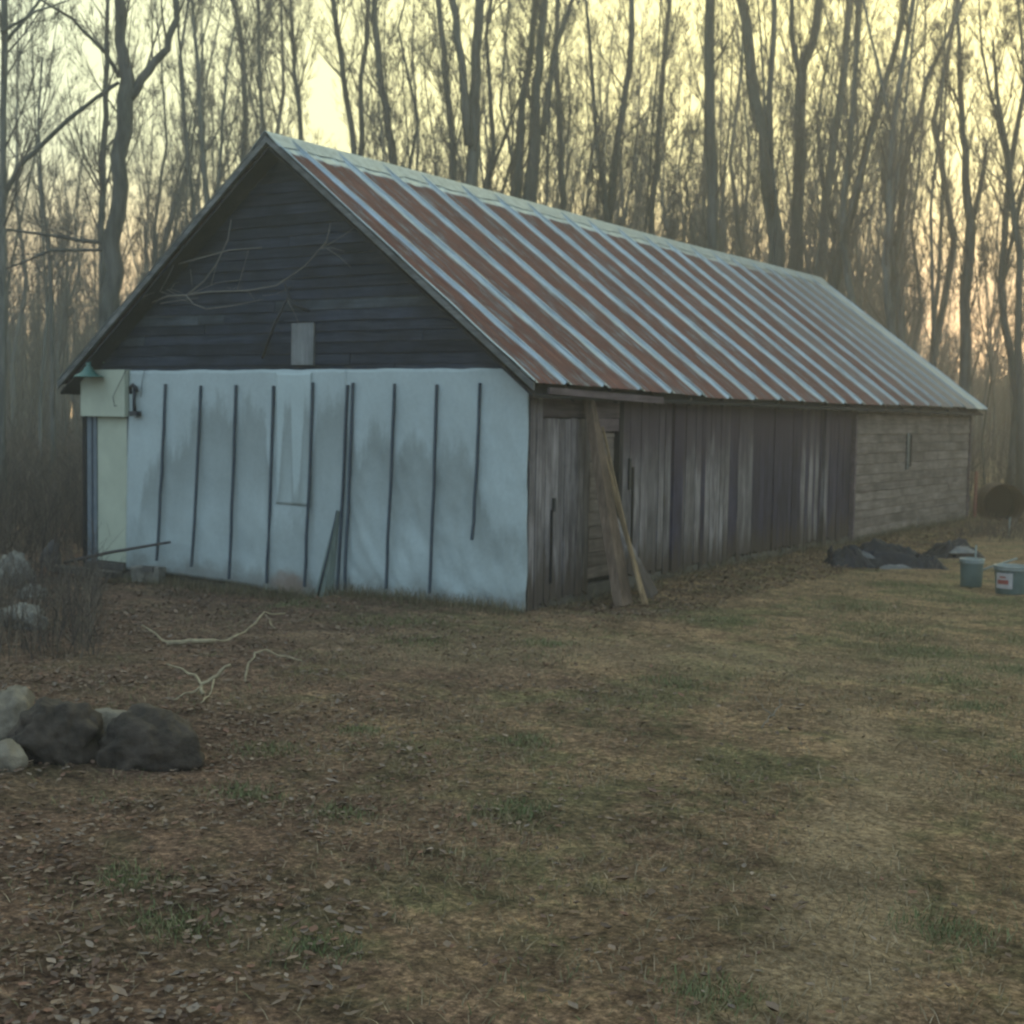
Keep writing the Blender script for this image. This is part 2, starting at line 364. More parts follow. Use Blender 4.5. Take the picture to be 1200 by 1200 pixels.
gm = k.math('MULTIPLY', gm, k.maprange(f, 0, .6, .25, 1)); c = k.mix(gm, c, green)
c = k.mix(k.maprange(mid, .53, .68, 0, .6), c, (.070, .055, .045))
clod = k.noise(k.map((1, 1, 1), (3, 17, 0)), 6.5, 5, .7)
c = k.mix(.75, c, k.ramp(clod, [(.36, (.52, .50, .50)), (.5, (.95, .95, .95)), (.64, (1.4, 1.38, 1.3))]), 'MULTIPLY')
def patch(cx, cy, rx, ry, ang, amp=1.2):
    ca, sa = math.cos(ang), math.sin(ang); dx = k.math('SUBTRACT', X[0], cx); dy = k.math('SUBTRACT', X[1], cy)
    u_ = k.math('ADD', k.math('MULTIPLY', dx, ca/rx), k.math('MULTIPLY', dy, sa/rx)); v_ = k.math('ADD', k.math('MULTIPLY', dx, -sa/ry), k.math('MULTIPLY', dy, ca/ry))
    d_ = k.math('ADD', k.math('MULTIPLY', u_, u_), k.math('MULTIPLY', v_, v_))
    return k.maprange(k.math('ADD', d_, k.math('MULTIPLY', k.math('SUBTRACT', k.noise(k.map((1, 1, 1), (cx*7, 0, 0)), 1.6, 6, .7), .5), 3*amp)), .2, 1.3, 1, 0, True)
for (pc, al) in (((5.45, -6.2, 2.4, .33, -1.32), .95), ((4.75, -3.4, 1.5, .3, -1.0), .6), ((2.4, -1.3, 4.2, .8, .38), .5), ((1.0, -2.7, 1.3, .5, .4), .4)):
    c = k.mix(k.math('MULTIPLY', patch(*pc), al), c, k.ramp(fine, [(.36, (.135, .105, .065)), (.5, (.27, .215, .14)), (.66, (.42, .35, .24))]))
big_ = k.noise(k.map((1, 1.6, 1), (13, 2, 0)), 1.3, 5, .65)
c = k.mix(.9, c, k.ramp(big_, [(.36, (.66, .63, .62)), (.52, (1.08, 1.03, 1.0)), (.66, (1.42, 1.34, 1.25))]), 'MULTIPLY')
c = k.mix(1.0, c, (1.08, 1.02, 1.0), 'MULTIPLY')
c = k.mix(.8, c, k.ramp(k.noise(k.map((1, 1, 1), (5, 5, 0)), 48, 5, .75), [(.36, (.55, .54, .54)), (.5, (.98, .98, .98)), (.64, (1.5, 1.46, 1.4))]), 'MULTIPLY')
k.color(c); k.bump(k.math('ADD', fine, k.math('MULTIPLY', mid, 1.4)), 1.0, .05); M_ground = k.m

# ------------------------------------------------------------------ ground
def gz(x, y):
    r = math.hypot(x-3, y+2)
    h = .035*fbm(x*.55, y*.55, 1.3)+.012*fbm(x*2.3, y*2.3, 4.1, 3)
    if 0.0 <= x < 1.4 and .8 < y < 17: h += .10*(1-x/1.4)*min(1, (y-.8)/2)        # litter banked against the wall
    if x < -9 or y > 18: h += .5*min(1, max(-9-x, y-18, 0)/22)+.15*fbm(x*.1, y*.1, 7)
    if -7 < x < 0 and -1.2 < y < 17: h = min(h, .02)
    if -6.6 < x < -2.3 and -1.5 < y < .3: h -= .10
    return h
def axis(lo, hi, step, far, grow=1.16):
    a = list(np.arange(lo, hi, step)); s = step; x = lo; L_ = []
    while x > -far: s *= grow; x = max(x-s, -far); L_.append(x)
    s = step; x = a[-1]; R_ = []
    while x < far: s *= grow; x = min(x+s, far); R_.append(x)
    return L_[::-1]+a+R_
xs = axis(-9, 9.5, .09, 200); ys = axis(-10.5, 12, .09, 200)
GV = np.array([(x, y, gz(x, y)) for y in ys for x in xs]); nx, ny = len(xs), len(ys)
ii = np.arange((nx-1)*(ny-1)); r_, c_ = ii//(nx-1), ii % (nx-1); b0 = r_*nx+c_
GF = np.stack([b0, b0+1, b0+nx+1, b0+nx], 1)
gnd = link('ground', np_mesh('ground', GV, GF, True), M_ground); tag(gnd, 'rough yard of bare soil, dead leaves and matted dry grass', kind='structure')
gzv = np.vectorize(gz)

# ------------------------------------------------------------------ barn
rng = random.Random(5)
W, HE, HR, OV, EV, LB, OB = 6.56, 2.25, 4.93, .30, .226, 16.11, .33
HT = 2.42
barn = empty('barn', (-W/2, LB/2, 0), 'long low wooden barn with rust-striped metal roof and white sheeted front', 'barn')
def B(o): o.parent = barn; o.location = (W/2, -LB/2, 0); return o      # meshes are written with the near right corner at the origin
sl = (HR-HE)/(W/2+EV)
def roof_z(x, y=5):                                # underside of the metal
    sag = .045*math.exp(-((y-4.6)/2.6)**2)*min(1, max(0, (abs(x+W/2))/(W/2)))
    rs = .03*math.exp(-((y-9)/4.)**2)
    return HR-sl*abs(x+W/2)-sag-rs
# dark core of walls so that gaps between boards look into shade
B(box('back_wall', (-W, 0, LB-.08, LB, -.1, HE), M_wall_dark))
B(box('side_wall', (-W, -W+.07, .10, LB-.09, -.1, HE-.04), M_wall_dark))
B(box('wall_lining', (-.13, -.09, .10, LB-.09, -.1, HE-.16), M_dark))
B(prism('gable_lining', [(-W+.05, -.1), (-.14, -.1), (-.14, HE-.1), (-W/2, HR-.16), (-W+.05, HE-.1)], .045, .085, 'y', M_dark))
B(prism('back_gable', [(-W+.02, HE+.01), (-.02, HE+.01), (-W/2, HR-.10)], LB-.07, LB-.01, 'y', M_wall_dark))
B(box('foundation', (-.075, -.015, .05, 9.4, -.3, .16), M_conc))
B(box('foundation', (-.07, .015, 9.4, LB, -.3, .14), M_conc))
B(box('foundation', (-6.56, -5.7, -.03, .04, -.35, .055), M_conc))
B(box('foundation', (-5.69, -.1, .0, .04, -.35, .0), M_conc))
# gable boards
z = HT-.06; i = 0; H_b = .118
while z < HR-.2:
    z1 = min(z+H_b+.012, HR-.14)
    def hx(zz): return max(.02, (HR-.09-zz)/sl)
    cuts = [-1e3]+sorted(rng.uniform(-W, 0) for _ in range(rng.choice([0, 1, 1, 2])) )+[1e3]
    for a, b_ in zip(cuts, cuts[1:]):
        q = []
        for zz in (z, z1):
            x0 = max(-W/2-hx(zz), a+.004, -W); x1 = min(-W/2+hx(zz), b_-.004, 0)
            q.append((x0, x1))
        if q[0][1]-q[0][0] < .06: continue
        if q[1][1] < q[1][0]: q[1] = ((q[0][0]+q[0][1])/2,)*2
        yo = rng.uniform(0, .006); yb, yt = -.024-yo, -.006-yo; dz = rng.uniform(-.004, .004)
        (a0, a1), (b0_, b1) = q
        m = M_gable_grey if (rng.random() < .16 and z < 3.4) else M_gable
        B(hexa('gable_board', [(a0, yb, z+dz), (a1, yb, z+dz), (a1, .03, z+dz), (a0, .03, z+dz), (b0_, yt, z1+dz), (b1, yt, z1+dz), (b1, .03, z1+dz), (b0_, .03, z1+dz)], m))
    z += H_b; i += 1
B(box('gable_patch', (-3.12, -2.80, -.055, -.031, 2.47, 2.93), M_patch))['label'] = 'bare light grey board nailed on the dark gable'
o = B(tube('gable_pole', [(-3.55, -.06, 2.55), (-3.33, -.10, 2.92), (-3.10, -.13, 3.22)], [.014, .016, .012], M_black, n=6))
o = B(tube('gable_hook', [(-3.22, -.06, 3.36), (-3.08, -.14, 3.2), (-2.98, -.15, 3.12), (-2.84, -.08, 3.05)], [.012, .02, .028, .012], M_black, n=6))
# roof metal: sheets on both slopes
seams = [-OV, .32, 1.08, 1.87, 2.62, 3.45, 4.21, 5.0, 5.88, 6.6, 7.5, 8.33, 9.1, 10.06, 10.9, 11.7, 12.6, 13.33, 14.1, 14.85, 15.6, LB+OB]
NS = 14; PANELS = []
def roof_panel(y0, y1, side, idx):
    prof = [(0, .022), (.035, .03), (.07, .004), (.25, .0), (.30, .010), (.35, 0), (.5, .0), (.65, 0), (.70, .010), (.75, 0), (.93, .004), (.965, .03), (1.0, .018)]
    drop = rng.uniform(-.02, .03) + (.05 if idx >= 19 else 0)
    xe = W/2+EV+drop*.6
    V, Fc, UV = [], [], []
    for j in range(NS+1):
        t = j/NS; ax = xe*(1-t)+.02*t
        for (u, h) in prof:
            def sk(y): return y-.27*t*max(0, 1-max(y, 0)/9) if y > .05 else y
            def skb(y): return y-.2*t*max(0, 1-abs(y-15)/4) if y < LB else y
            ya, yb = sk(y0), sk(y1)
            if idx >= 19: pass
            y = ya+(yb-ya)*u+ (0.006 if u == 1 else 0)
            x = -W/2+side*ax
            zz = roof_z(x, y)+.02+h+.006*math.sin(j*1.9+idx)*(1-t)
            V.append((x, y, zz)); UV.append((u, t))
    m = len(prof)
    for j in range(NS):
        for q in range(m-1):
            a = j*m+q; fa = (a, a+1, a+m+1, a+m); Fc.append(fa if side > 0 else fa[::-1])
    me = mesh('roof_panel', V, Fc); uvl = me.uv_layers.new(name='UVMap')
    for l in me.loops: uvl.data[l.index].uv = UV[l.vertex_index]
    o = B(link('roof_panel', me, M_roof))
    s = o.modifiers.new('t', 'SOLIDIFY'); s.thickness = .004; s.offset = -1
    red = 1.0 if idx < 15 else max(.35, 1.0-(idx-14)*.12)
    gr = .0 if idx < 12 else min(.8, (idx-11)*.13)
    if idx == 20: red, gr = .12, .15
    if rng.random() < .3: red *= .85
    o.color = (red, gr, 0, 1); return o
for idx, (a, b_) in enumerate(zip(seams, seams[1:])):
    for side in (1, -1):
        pn = roof_panel(a, b_, side, idx)
        if side > 0: PANELS.append(pn)
# seam caps drawn as narrow raised rolls of clean zinc
for s_i, y in enumerate(seams[1:-1]):
    pts = []
    for j in range(9):
        t = j/8; x = -W/2+(W/2+EV)*(1-t)+.05*t; yy = y-.27*t*max(0, 1-max(y, 0)/9)
        pts.append((x, yy, roof_z(x, yy)+.05))
    o = B(tube('roof_seam', pts, [.014]*9, M_zinc, n=6)); o.parent = PANELS[s_i]; o.location = (0, 0, 0)
# ridge cap in lengths
yc = -OV-.02; 
while yc < LB+OB-.05:
    y2 = min(yc+2.45, LB+OB+.02)
    V, Fc = [], []; n_ = 16
    for j in range(n_+1):
        y = yc+(y2-yc)*j/n_; e = .19+.07*fbm(y*2.7, 3.1)
        for s_, dx in ((-1, e), (-1, .04), (0, 0), (1, .04), (1, e)):
            x = -W/2+s_*dx; V.append((x, y, roof_z(x, y)+.046-(.018 if dx > .05 else 0)+(.010 if dx < .05 else 0)))
    for j in range(n_):
        for q in range(4): a = j*5+q; Fc.append((a, a+5, a+6, a+1))
    o = B(link('ridge_cap', mesh('ridge_cap', V, Fc), M_ridge)); s = o.modifiers.new('t', 'SOLIDIFY'); s.thickness = .005
    yc = y2-.03
# rake boards, soffit, eave boards
for side in (1, -1):
    x_e = -W/2+side*(W/2+EV-.01); xm = -W/2
    for (ya, yb) in ((-OV+.0, -OV+.028), (LB+OB-.03, LB+OB)):
        z0, z1 = roof_z(x_e, ya), HR
        hgt = .06
        B(hexa('rake_board', [(min(x_e, xm) if 0 else x_e, ya, z0-hgt), (xm, ya, z1-hgt), (xm, yb, z1-hgt), (x_e, yb, z0-hgt), (x_e, ya, z0+.012), (xm, ya, z1+.012), (xm, yb, z1+.012), (x_e, yb, z0+.012)], M_fascia))
    # roof deck seen from under the overhang
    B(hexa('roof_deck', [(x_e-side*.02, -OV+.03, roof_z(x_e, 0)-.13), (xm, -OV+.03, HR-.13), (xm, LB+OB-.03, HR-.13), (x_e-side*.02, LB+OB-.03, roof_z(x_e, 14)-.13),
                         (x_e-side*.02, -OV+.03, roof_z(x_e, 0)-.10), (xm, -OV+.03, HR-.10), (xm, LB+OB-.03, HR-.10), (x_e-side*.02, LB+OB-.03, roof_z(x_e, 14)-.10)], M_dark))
o = B(hexa('eave_board', [(EV-.04, .0, 2.17), (EV-.01, .0, 2.17), (EV-.01, 2.45, 2.115), (EV-.04, 2.45, 2.115), (EV-.04, .0, 2.235), (EV-.01, .0, 2.235), (EV-.01, 2.45, 2.19), (EV-.04, 2.45, 2.19)], M_header)); o['label'] = 'weathered eave board hanging below the roof edge'
for y in np.arange(.5, LB, .9):      # rafter tails
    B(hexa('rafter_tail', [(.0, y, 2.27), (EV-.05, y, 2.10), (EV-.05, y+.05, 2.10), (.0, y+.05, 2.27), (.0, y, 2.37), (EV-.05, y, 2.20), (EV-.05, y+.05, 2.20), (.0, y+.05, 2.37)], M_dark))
# long side wall, board by board
def vboard(y0, y1, z0, z1, mat, x=0.0, th=.022, name='wall_board', parent=None):
    j = lambda s=.006: rng.uniform(-s, s); lean = rng.uniform(-.008, .008); dx = rng.uniform(-.006, .006); zt = rng.uniform(-.01, .01); sk = rng.uniform(-.035, .035)
    X0, X1 = x-th+dx, x+dx
    p = [(X0, y0, z0+sk), (X1+j(), y0, z0+sk), (X1+j(), y1, z0-sk), (X0, y1, z0-sk), (X0, y0+lean, z1+zt), (X1, y0+lean, z1+zt), (X1, y1+lean, z1), (X0, y1+lean, z1)]
    return B(hexa(name, p, mat))
B(box('corner_post', (-.09, .012, -.015, .085, -.1, 2.30), M_wall))
B(box('corner_post', (-.075, .02, .092, .20, -.1, 2.18), M_wall))
y = .215
while y < 1.16:
    wd = rng.uniform(.085, .14); y1 = min(y+wd, 1.19); vboard(y, y1-.005, rng.uniform(.02, .1), 1.93, M_wall, .004); y = y1
B(box('header_board', (-.05, .012, .215, 1.82, 1.945, 2.22), M_header)); B(box('header_board', (-.05, .018, 1.19, 1.78, 1.80, 1.938), M_header))
z = .22
while z < 1.78:                                    # short level boards behind the leaning slab
    h = rng.uniform(.11, .16); z1 = min(z+h, 1.79)
    B(box('level_board', (-.06, -.02+rng.uniform(-.006, .006), 1.23, 1.74, z, z1-.006), M_hside))
    z = z1
B(box('post', (-.08, .018, 1.80, 1.885, .05, 2.2), M_dark))  # dark strip in place of an open gap, its shade given as colour
def run(y0, y1, mat, darkp, x=0, top=2.14, wlo=.10, whi=.19, zb=(.10, .2)):
    y = y0
    while y < y1-.02:
        wd = rng.uniform(wlo, whi); ye = min(y+wd, y1)
        if y1-ye < .05: ye = y1
        vboard(y, ye-rng.uniform(.003, .012), rng.uniform(*zb), top, M_wall_dark if rng.random() < darkp else mat, x); y = ye
run(1.90, 3.12, M_wall, .05)
run(3.38, 5.62, M_wall, .07)
run(5.62, 6.25, M_wall_dark, 1, -.01)
run(6.25, 7.25, M_wall_dark, .55, -.005)
run(7.25, 8.05, M_wall, .5, -.005)
B(box('post', (-.02, .045, 8.09, 8.20, -.02, 2.16), M_wall))
run(8.22, 9.35, M_wall_dark, .85, -.01)
B(box('post', (-.03, .05, 9.38, 9.46, -.05, 2.2), M_header))
B(box('gap_shade_board', (-.02, .028, 3.13, 3.37, .14, 2.16), M_wall_dark))  # dark board painting the shade of a wide gap between the boards
B(box('door_handle', (.006, .03, 2.03, 2.075, 1.15, 1.5), M_black)); B(box('door_handle', (.006, .028, .43, .47, .98, 1.12), M_black))
for (y0, y1, z0, z1) in ((2.12, 2.15, .5, 1.4), (.405, .42, .25, 1.0)): B(box('dark_gap_strip', (.0, .026, y0, y1, z0, z1), M_dark))
# far bay: level boards in lengths, one pale batten
z = .12
while z < 2.1:
    h = rng.uniform(.13, .17); z1 = min(z+h, 2.13); y = 9.47
    while y < LB-.05:
        yl = min(y+rng.uniform(2.6, 5.5), LB-.02)
        if LB-yl < .5: yl = LB-.02
        dx = rng.uniform(-.006, .008)
        B(hexa('level_board', [(-.03, y, z), (.014+dx, y, z), (.014+dx, yl-.006, z), (-.03, yl-.006, z), (-.03, y, z1-.005), (.004+dx, y, z1-.005), (.004+dx, yl-.006, z1-.005), (-.03, yl-.006, z1-.005)], M_hside)); y = yl
    z = z1
B(box('batten', (.02, .045, 12.05, 12.17, 1.15, 1.78), M_fascia))
B(box('batten', (.018, .04, 12.24, 12.32, 1.2, 1.75), M_dark))
B(box('corner_post', (-.03, .04, LB-.02, LB+.05, -.1, 2.2), M_header))
# front sheeting
def bottom(x):
    pts = [(-5.82, .0), (-5.4, -.02), (-4.9, -.01), (-4.0, -.03), (-3.3, -.07), (-2.6, -.10), (-2.5, -.07), (-2.3, .0), (-1.6, .0), (-.6, .0), (0, .0)]
    for (a, za), (b_, zb) in zip(pts, pts[1:]):
        if a <= x <= b_: return za+(zb-za)*(x-a)/(b_-a)
    return 0
def sheet(name, x0, x1, zt, zb, y, nx_, nz_, mat, amp=.018, seed=0):
    V, Fc = [], []
    for j in range(nz_+1):
        for i in range(nx_+1):
            x = x0+(x1-x0)*i/nx_; b_ = bottom(x) if zb is None else zb; t = j/nz_
            top = zt+.012*fbm(x*2.1, 5+seed); z = b_+(top-b_)*t
            loose = (1-t)**1.5
            sp = abs(((x+.56) % .56)/.56-.5)*2
            wr = amp*(fbm(x*1.4+z*.6, z*1.1, 2+seed)*1.5+fbm(x*5+z*2.4, z*1.2-x, 9+seed, 3)*(1.1 if x > -2.3 else .35))*(.35+1.2*loose*(1 if x > -2.3 else .5))
            xx = x+(.05*max(0, t-.5)*0)
            V.append((xx-.08*(1-t)*(1 if zb is None and -5.7 > x else 0), y-abs(amp)-wr-.05*loose*max(0, fbm(x*1.1, 3+seed)), z))
    for j in range(nz_):
        for i in range(nx_):
            a = j*(nx_+1)+i; Fc.append((a, a+1, a+nx_+2, a+nx_+1))
    o = B(link(name, mesh(name, V, Fc, True), mat)); s = o.modifiers.new('t', 'SOLIDIFY'); s.thickness = .005; s.offset = 1; return o
sheet('wall_sheet', -5.74, -2.325, HT, None, -.035, 90, 60, M_sheet, seed=0)
sheet('wall_sheet', -2.33, .012, HT, None, -.035, 80, 60, M_sheet, seed=4)
sheet('sheet_patch', -3.325, -2.81, HT-.03, .92, -.066, 20, 40, M_sheet2, .006, 7)['label'] = 'yellowed sheet patch between two battens'
for (xt, xb, zb) in [(-5.09, -5.19, .15), (-4.50, -4.60, .12), (-3.94, -4.0, .02), (-3.36, -3.41, .02), (-2.78, -2.84, .03), (-2.29, -2.37, .03), (-2.21, -2.27, .04), (-1.65, -1.70, .10), (-1.10, -1.12, .10), (-.56, -.59, .69)]:
    zt = 2.26+rng.uniform(-.02, .02); h = .0095; n_ = 8; V = []
    pts = [(xt+(xb-xt)*t+rng.uniform(-.004, .004), -.096-(.035+.02*rng.random())*(t**1.5), zt+(zb-zt)*t) for t in [q/n_ for q in range(n_+1)]]
    tb = tube_vf([(0,0,0)]*0, [], 4) if 0 else None
    V, Fc = [], []
    for p in pts: V += [(p[0]-h, p[1], p[2]), (p[0]+h, p[1], p[2]), (p[0]+h, p[1]+.035, p[2]), (p[0]-h, p[1]+.035, p[2])]
    for q in range(n_):
        for s_ in range(4): a = q*4+s_; bq = q*4+(s_+1) % 4; Fc.append((a, a+4, bq+4, bq))
    Fc += [(0, 1, 2, 3), tuple(n_*4+s_ for s_ in (3, 2, 1, 0))]
    B(link('batten', mesh('batten', V, Fc), M_batten))
# torn flap pulled forward beside the double batten
V = [(-2.375, -.10, .90), (-2.40, -.11, .90), (-2.60, -.24, -.07), (-2.50, -.20, -.05), (-2.44, -.12, -.04), (-2.375, -.085, .88), (-2.40, -.09, .88), (-2.60, -.225, -.07)]
B(link('sheet_flap', mesh('sheet_flap', V, [(0, 1, 2, 3), (0, 3, 4), (0, 4, 5), (5, 6, 7)]), M_flap))
B(tube('flap_edge', [(-2.385, -.125, .9), (-2.46, -.18, .42), (-2.56, -.24, -.07)], [.006, .012, .014], M_batten, n=5))
# door bay on the left
B(box('lintel_panel', (-6.56, -5.76, -.12, -.01, 1.86, 2.43), M_door))['label'] = 'cream panel above the narrow door'
B(box('corner_post', (-6.60, -6.54, -.06, .1, -.25, 2.42), M_dark))
B(box('door_frame', (-6.535, -6.36, -.045, .0, .0, 1.855), M_frame)); B(box('door_frame', (-6.44, -6.42, -.06, -.046, .02, 1.85), M_batten))
B(box('door', (-6.352, -5.80, -.03, .01, .07, 1.855), M_door))['label'] = 'narrow cream painted door'
B(box('door_sill', (-6.52, -5.82, -.10, .0, -.02, .055), M_conc))
B(box('wall_edge', (-5.795, -5.765, -.05, .0, -.02, 1.855), M_batten))

# ------------------------------------------------------------------ things on the barn
def lathe(name, prof, mat, parent=None, n=24, smooth=True, axis='z', th=0):
    V, Fc = [], []
    for (r, z) in prof:
        for i in range(n):
            t = 2*math.pi*i/n; a, b_ = r*math.cos(t), r*math.sin(t)
            V.append((a, b_, z) if axis == 'z' else (a, z, b_))
    for j in range(len(prof)-1):
        for i in range(n):
            i2 = (i+1) % n; f_ = (j*n+i, j*n+i2, (j+1)*n+i2, (j+1)*n+i); Fc.append(f_ if axis == 'z' else f_[::-1])
    o = link(name, mesh(name, V, Fc, smooth), mat, parent)
    if th: s = o.modifiers.new('t', 'SOLIDIFY'); s.thickness = th
    return o
L = empty('wall_lamp', (-6.2, -.12, 2.42), 'green enamel barn lamp with a flared shade above the cream panel', 'lamp')
lathe('lamp_shade', [(.03, .06), (.045, .055), (.06, .02), (.10, -.02), (.17, -.055), (.175, -.065)], M_green, L, 24, th=.004).location = (0, -.14, -.02)
tube('lamp_arm', [(0, .1, .1), (0, 0, .16), (-.0, -.1, .15), (0, -.14, .03)], [.012]*4, M_green, L, 8)
tube('lamp_socket', [(0, -.14, .0), (0, -.14, .09)], [.034, .028], M_green, L, 10)
L.location.x = -6.24
T = empty('iron_hook', (-5.6, -.10, 1.9), 'black iron hook tool hanging on the white sheeting beside the door', 'hook')
tube('hook', [(-.07, 0, .24), (-.055, -.02, .32), (0, -.03, .345), (.05, -.02, .31), (.055, 0, .26)], [.018, .022, .022, .022, .012], M_black, T)
tube('shank', [(0, 0, .33), (.0, -.01, .15), (.0, 0, .02)], [.024, .020, .026], M_black, T)
box('foot', (-.06, .075, -.035, .035, -.03, .03), M_black, T)
for nm, pts, lb in (('cord', [(-5.72, -.13, 2.42), (-5.82, -.15, 2.25), (-5.93, -.15, 2.1), (-5.9, -.15, 1.98), (-5.86, -.15, 2.0)], 'thin dark cord looping over the cream panel'),
                    ('cord', [(-5.45, -.08, 2.42), (-5.48, -.09, 2.28), (-5.5, -.09, 2.1)], 'short thin cord hanging over the sheeting right of the iron hook')):
    tag(tube(nm, pts, [.0045]*len(pts), M_black, None, 5), lb, 'cord')
V = empty('bare_vine', (-4.6, -.14, 3.28), 'dry leafless vine branches arching across the dark gable', 'vine')
for nm, pts, r in (('vine_stem', [(-5.35, -.06, 3.22), (-4.9, -.22, 3.28), (-4.5, -.30, 3.27), (-4.1, -.32, 3.30), (-3.5, -.34, 3.28), (-3.1, -.33, 3.33), (-2.7, -.3, 3.52), (-2.45, -.27, 3.75), (-2.4, -.26, 3.95)], .011),
                   ('vine_branch', [(-4.5, -.30, 3.27), (-4.35, -.33, 3.17), (-4.15, -.34, 3.10), (-3.7, -.34, 3.12), (-3.3, -.34, 3.16)], .008),
                   ('vine_branch', [(-4.5, -.30, 3.27), (-4.2, -.33, 3.42), (-4.0, -.33, 3.6), (-3.85, -.32, 3.85), (-3.8, -.30, 4.08)], .009),
                   ('vine_branch', [(-4.95, -.12, 3.62), (-4.4, -.25, 3.68), (-3.8, -.33, 3.72), (-3.3, -.33, 3.73)], .009),
                   ('vine_branch', [(-4.5, -.30, 3.27), (-4.0, -.33, 3.38), (-3.6, -.33, 3.41)], .005),
                   ('vine_branch', [(-5.1, -.16, 3.2), (-4.7, -.3, 3.19), (-4.3, -.32, 3.22)], .006)):
    p2 = [(x+4.6+rng.uniform(-.02, .02), y+.14, z-3.28+rng.uniform(-.015, .015)) for x, y, z in pts]
    tube(nm, p2, [r*(1-.6*i/len(p2)) for i in range(len(p2))], M_vine, V, 5)
vs_sh = []
vr = random.Random(21)
for _ in range(16):
    t = vr.random(); a = Vector((-5.3+2.9*t, -.3, 3.25+.12*math.sin(t*5)+(.55 if t > .85 else 0))); a = a-Vector((-4.6, -.14, 3.28)); L_ = vr.uniform(.15, .5); d_ = Vector((vr.uniform(-.2, 1), vr.uniform(-.05, .05), vr.uniform(-.6, .8))).normalized()
    tube('vine_twig', [a, a+d_*L_*.5+Vector((0, 0, .02)), a+d_*L_+Vector((0, 0, vr.uniform(-.05, .1)))], [.004, .003, .002], M_vine, V, 4)
# leaning slab and planks
def lean(name, foot, head, wf, wh, th, mat, label, bow=.0, seed=0, cat='plank', jag=False):
    foot, head = Vector(foot), Vector(head); n_ = 12; V_, Fc = [], []
    ax = (head-foot).normalized(); side = Vector((0, 1, 0)); side = (side-ax*side.dot(ax)).normalized(); nrm = side.cross(ax)
    if nrm.x < 0: nrm = -nrm
    for i in range(n_+1):
        t = i/n_; p = foot+(head-foot)*t+nrm*bow*math.sin(math.pi*t); hw = (wf+(wh-wf)*t)/2
        a, b_ = -hw*(1+.12*fbm(t*4, seed)), hw*(1+.12*fbm(t*4, seed+5))
        if jag and i >= n_-1: a, b_ = a*.9, b_*(.35 if i == n_ else .65)
        for (s_, d) in ((a, -th/2), (a*.6, th*.5), (b_*.6, th*.55), (b_, -th/2)): V_.append(p+side*s_+nrm*d-foot)
    for i in range(n_):
        for s_ in range(4): q, r2 = i*4+s_, i*4+(s_+1) % 4; Fc.append((q, r2, r2+4, q+4))
    Fc += [(3, 2, 1, 0), tuple(n_*4+s_ for s_ in range(4))]
    o = link(name, mesh(name, V_, Fc), mat, None, foot); return tag(o, label, cat)
lean('bark_slab', (.52, 1.08, .0), (.09, .98, 2.2), .36, .17, .07, M_slab, 'wide dark bark slab leaning against the side wall', jag=True, seed=2)
lean('split_plank', (.66, 1.28, .0), (.17, 1.20, 1.55), .085, .05, .03, M_split, 'thin yellow split plank leaning on the bark slab', seed=3)
lean('split_plank', (.64, 1.20, .12), (.14, 1.20, 1.85), .035, .02, .02, M_split, 'narrow yellow sliver leaning between the bark slab and the yellow plank', seed=6)
lean('grey_board', (.50, 1.78, .02), (.06, 1.50, 1.0), .30, .10, .025, M_wall, 'short grey board leaning low on the wall, right of the split plank', seed=8)

# ------------------------------------------------------------------ rocks and litter things
import bmesh
def blob(name, loc, rad, seed, mat, label, cat, amp=.22, sub=4, facet=.0, rotz=0, group=None, sx=1.0):
    bm = bmesh.new(); bmesh.ops.create_icosphere(bm, subdivisions=sub, radius=1)
    for v in bm.verts:
        n_ = v.co.normalized(); d = 1+amp*fbm(n_.x*1.1+seed, n_.y*1.1, n_.z*1.1, 2)+amp*.45*fbm(n_.x*3.3+seed, n_.y*3.3, n_.z*3.3, 5)
        if facet:
            c_ = noise.cell_vector(Vector((n_.x*1.4+seed, n_.y*1.4, n_.z*1.4))); 
            q = noise.voronoi(Vector((n_.x*1.3+seed, n_.y*1.3, n_.z*1.3)))[0]; d += facet*(q[1]-q[0])*.5
        v.co = Vector((n_.x*rad[0], n_.y*rad[1], n_.z*rad[2]))*d
        if v.co.z < -rad[2]*.45: v.co.z = -rad[2]*.45
    me = bpy.data.meshes.new(name); bm.to_mesh(me); bm.free(); me.polygons.foreach_set('use_smooth', [True]*len(me.polygons))
    o = link(name, me, mat, None, (loc[0], loc[1], gz(loc[0], loc[1])+loc[2])); o.rotation_euler.z = rotz
    return tag(o, label, cat, group)
yw = yaw
blob('boulder', (1.07, -6.53, .10), (.235, .19, .22), 1.3, M_rock_dark, 'left dark boulder of the pair by the leaf litter', 'boulder', .26, 5, .35, yw)
blob('boulder', (1.50, -6.26, .08), (.275, .21, .21), 7.7, M_rock_dark, 'right dark boulder, broader and lower, at the edge of the leaf litter', 'boulder', .26, 5, .35, yw)
blob('stone', (.62, -6.48, .13), (.15, .14, .20), 3.1, M_rock, 'pale tan angular stone behind the left dark boulder', 'stone', .3, 4, .35)
blob('stone', (1.06, -6.86, .03), (.12, .10, .11), 5.2, M_rock, 'rounded tan stone below the left dark boulder', 'stone', .2, 4, .3)
blob('stone', (1.06, -6.12, .05), (.22, .07, .15), 9.2, M_rock, 'narrow tan stone showing between the two dark boulders', 'stone', .2, 4, .5, yw)
blob('stone', (-5.35, -2.0, .10), (.22, .16, .24), 12.5, M_rock_grey, 'pale grey rubble stone at the left edge beside the thin stake', 'stone', .3, 4, .35)
